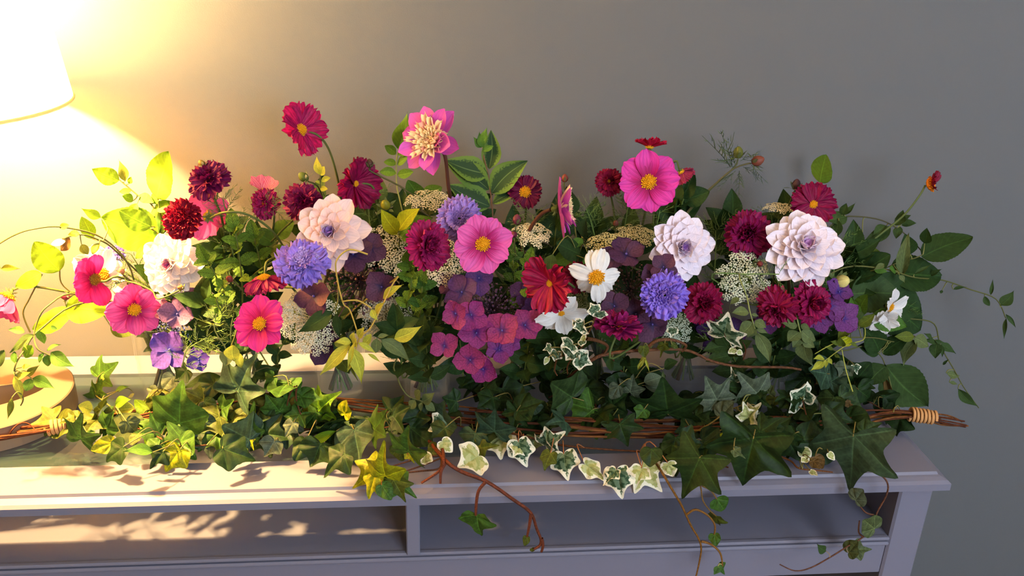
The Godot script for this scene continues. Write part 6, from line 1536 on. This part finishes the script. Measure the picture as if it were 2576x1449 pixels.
	ivy("spiky white-edged variegated ivy leaf with smaller ones, below the crimson double", [[[1850, 890, 0.29], [1846, 870, 0.30], [1825, 845, 0.31], [1815, 800, 0.30]], [[1870, 905, 0.28], [1876, 880, 0.285], [1868, 860, 0.29]]], [
		["ivy0", "var", 1821, 846, 1826, 790, 1.15, 0.31], ["ivy3", "var", 1848, 852, 1846, 874, 1.2, 0.31], ["ivy3", "pale", 1850, 880, 1832, 890, 1.0, 0.30], ["ivy3", "pale", 1856, 884, 1868, 892, 1.0, 0.30], ["ivy1", "var", 1694, 826, 1686, 846, 1.1, 0.30]], {"w": 0.0011, "stem": Color(0.44, 0.28, 0.2)})
	ivy("upright grey ivy leaves standing against the dark glass, right", [[[1770, 1050], [1800, 1010], [1850, 1005], [1910, 990]]], [
		["ivy0", "grey", 1802, 1004, 1772, 944, 1.1, 0.27], ["ivy2", "grey", 1905, 990, 1856, 938, 1.1, 0.27], ["ivy3", "grey", 1812, 1048, 1848, 1010, 1.1, 0.29], ["ivy3", "deep", 1860, 1000, 1880, 1020, 1.1], ["ivy2", "var", 1850, 960, 1838, 925, 0.7, 0.25], ["ivy3", "sage", 1936, 990, 1944, 968, 1.2, 0.27], ["ivy1", "olive", 1950, 1000, 1940, 1030, 1.1], ["ivy1", "deep", 1900, 1010, 1880, 1040, 1.1]], {"fill": 8, "h": 0.04})
	ivy("cream-centred ivy sprig with two white leaves on a yellow stem, right", [[[1740, 1090, 0.03], [1780, 1070, 0.04], [1830, 1035, 0.055], [1865, 1020, 0.06]], [[1700, 1088, 0.03], [1770, 1083, 0.035], [1800, 1095, 0.03]]], [
		["ivy2", "pale", 1882, 1050, 1868, 1004, 0.9, 0.31], ["ivy2", "pale", 1884, 1050, 1910, 1012, 0.9, 0.31], ["ivy1", "olive", 1884, 1048, 1914, 1040, 1.0, 0.31], ["ivy3", "var", 1906, 1056, 1866, 1080, 1.0, 0.315], ["ivy3", "var", 1910, 1056, 1920, 1040, 1.2, 0.315], ["ivy1", "yellow", 1812, 1092, 1796, 1146, 1.1], ["ivy2", "sage", 1845, 1100, 1875, 1152, 0.7], ["ivy2", "blue", 1830, 1100, 1825, 1060, 1.0], ["ivy3", "sage", 1730, 1050, 1760, 1062, 1.1]], {"w": 0.0014, "stem": Color(0.58, 0.48, 0.2), "fill": 5})
	ivy("large long-pointed dark ivy leaf hanging over the front edge, third from the right end", [[[1700, 1110], [1759, 1150, 0.37], [1764, 1190, 0.385]]], [
		["ivy0", "dark", 1759, 1152, 1708, 1258, 1.05, 0.388]], {"fill": 8, "h": 0.035})
	ivy("large green ivy leaf with a long downward point, second from the right end", [[[1850, 1080], [1895, 1103, 0.36], [1930, 1080]]], [
		["ivy0", "dark", 1895, 1104, 1862, 1236, 1.1, 0.386], ["ivy2", "sage", 1846, 1132, 1878, 1154, 0.7, 0.386]], {"fill": 10, "h": 0.035})
	ivy("dark ivy leaves in shade between the two largest hanging leaves at right", [[[1960, 1080], [2000, 1110], [2050, 1120], [2090, 1150]]], [
		["ivy1", "dark", 1985, 1110, 2015, 1160, 1.1], ["ivy1", "dark", 2000, 1090, 1960, 1120, 1.1], ["ivy1", "deep", 2020, 1080, 2060, 1060, 1.1], ["ivy3", "pale", 2020, 1130, 2036, 1160, 1.0], ["ivy3", "rust", 2050, 1150, 2070, 1180, 1.0], ["ivy3", "pale", 2085, 1140, 2100, 1158, 0.9]], {"fill": 14, "h": 0.032})
	ivy("brown stem and dried ivy bits lying on the table edge at right", [[[1955, 1145, 0.01], [1990, 1160, 0.008], [2010, 1178, 0.008], [2060, 1184, 0.006], [2095, 1188, 0.006]], [[1794, 1176, 0.02], [1830, 1160, 0.02], [1848, 1148, 0.022]], [[1808, 1168, 0.02], [1832, 1176, 0.015]]], [["ivy3", "rust", 2046, 1160, 2062, 1180, 1.1], ["ivy3", "pale", 2028, 1155, 2016, 1162, 1.1], ["ivy3", "pale", 2040, 1186, 2058, 1198, 0.6]], {"w": 0.0014, "stem": Color(0.52, 0.32, 0.16)})
	ivy("largest dark green ivy leaf, spread over the right front corner of the table", [[[2120, 1060], [2146, 1098, 0.34], [2180, 1075]]], [
		["ivy0", "blue", 2146, 1098, 2126, 1246, 1.05, 0.378], ["ivy1", "deep", 2170, 1085, 2215, 1060, 1.0, 0.33]], {"fill": 4, "h": 0.04})
	ivy("white-edged grey variegated ivy leaf facing out, right end", [[[2040, 1080], [2030, 1050, 0.05], [2018, 1005, 0.07]]], [
		["ivy1", "var", 2024, 1006, 2026, 964, 1.3, 0.28], ["ivy1", "var", 2018, 1006, 1984, 984, 1.3, 0.282], ["ivy1", "grey", 2018, 1006, 2006, 1036, 1.3, 0.272], ["ivy3", "grey", 2040, 1012, 2060, 1030, 1.2, 0.27], ["ivy2", "rust", 1990, 1035, 2010, 1050, 0.8]], {"fill": 8, "h": 0.04})
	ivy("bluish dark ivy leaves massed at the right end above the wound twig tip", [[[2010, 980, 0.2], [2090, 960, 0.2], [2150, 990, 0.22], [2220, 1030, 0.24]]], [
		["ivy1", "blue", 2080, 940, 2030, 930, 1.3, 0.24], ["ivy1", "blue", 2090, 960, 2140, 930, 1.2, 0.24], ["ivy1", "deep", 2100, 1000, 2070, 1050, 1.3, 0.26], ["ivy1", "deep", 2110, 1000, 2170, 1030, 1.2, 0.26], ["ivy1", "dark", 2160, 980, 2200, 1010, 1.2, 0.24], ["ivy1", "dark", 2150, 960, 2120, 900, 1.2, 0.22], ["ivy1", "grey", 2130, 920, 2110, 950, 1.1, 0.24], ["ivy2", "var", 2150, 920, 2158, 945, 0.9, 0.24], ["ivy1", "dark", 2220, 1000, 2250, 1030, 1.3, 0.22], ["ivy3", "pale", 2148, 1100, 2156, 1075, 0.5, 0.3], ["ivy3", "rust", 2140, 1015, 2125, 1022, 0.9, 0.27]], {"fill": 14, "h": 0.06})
	ivy("single dark ivy leaf dangling from the twigs by the bare right corner", [[[2200, 1045, 0.03], [2240, 1040, 0.04], [2268, 1042, 0.045]]], [["ivy2", "dark", 2266, 1044, 2250, 1112, 1.0, 0.26], ["ivy2", "dark", 2268, 1044, 2292, 1078, 0.9, 0.26]], {"w": 0.0012})
	ivy("ivy tendril hanging down the front, right of centre, with four small leaves", [[[1640, 1150, 0.03], [1664, 1186, 0.385], [1690, 1230, 0.392], [1716, 1274, 0.395], [1738, 1322, 0.396], [1756, 1352, 0.397], [1764, 1380, 0.397], [1758, 1420, 0.397], [1748, 1462, 0.397]], [[1728, 1294, 0.396], [1750, 1282, 0.398], [1780, 1296, 0.399], [1798, 1320, 0.40], [1797, 1344, 0.40]], [[1764, 1362, 0.397], [1790, 1370, 0.399], [1812, 1392, 0.40], [1818, 1425, 0.40]]], [
		["ivy3", "mid", 1797, 1344, 1802, 1374, 1.15, 0.40], ["ivy2", "mid", 1806, 1424, 1826, 1446, 1.2, 0.40]], {"w": 0.0016, "stem": Color(0.60, 0.42, 0.18), "petiole": Color(0.62, 0.56, 0.34)})
	ivy("short ivy tendril with two green leaves hanging beside the longer one", [[[1750, 1190, 0.386], [1762, 1222, 0.39], [1768, 1258, 0.392], [1784, 1282, 0.393], [1802, 1298, 0.394]], [[1766, 1222, 0.391], [1788, 1234, 0.393], [1804, 1256, 0.394]]], [
		["ivy3", "mid", 1804, 1256, 1822, 1284, 1.2, 0.394], ["ivy2", "olive", 1803, 1298, 1806, 1330, 1.0, 0.395]], {"w": 0.0012, "petiole": Color(0.62, 0.56, 0.34), "stem": Color(0.55, 0.42, 0.22)})
	ivy("rightmost hanging ivy tendril, curling back left over the shelf edge", [[[2150, 1170, 0.36], [2190, 1182, 0.378], [2222, 1200, 0.388], [2234, 1222, 0.392], [2228, 1250, 0.393], [2206, 1290, 0.394], [2198, 1325, 0.395], [2170, 1352, 0.396], [2130, 1376, 0.397], [2088, 1402, 0.398], [2040, 1428, 0.399], [2000, 1436, 0.40], [1962, 1420, 0.40]], [[2198, 1296, 0.394], [2176, 1288, 0.396], [2156, 1262, 0.397]], [[2170, 1350, 0.396], [2160, 1338, 0.397], [2162, 1310, 0.398]]], [
		["ivy3", "grey", 2152, 1258, 2172, 1232, 1.3, 0.397], ["ivy3", "sage", 2200, 1330, 2170, 1306, 1.25, 0.398], ["ivy3", "sage", 2134, 1390, 2160, 1362, 1.2, 0.399], ["ivy2", "sage", 2150, 1382, 2196, 1382, 0.9, 0.399], ["lance", "deep", 2078, 1386, 2056, 1368, 1.6, 0.396]], {"w": 0.0013, "stem": Color(0.46, 0.30, 0.22), "petiole": Color(0.50, 0.42, 0.34)})
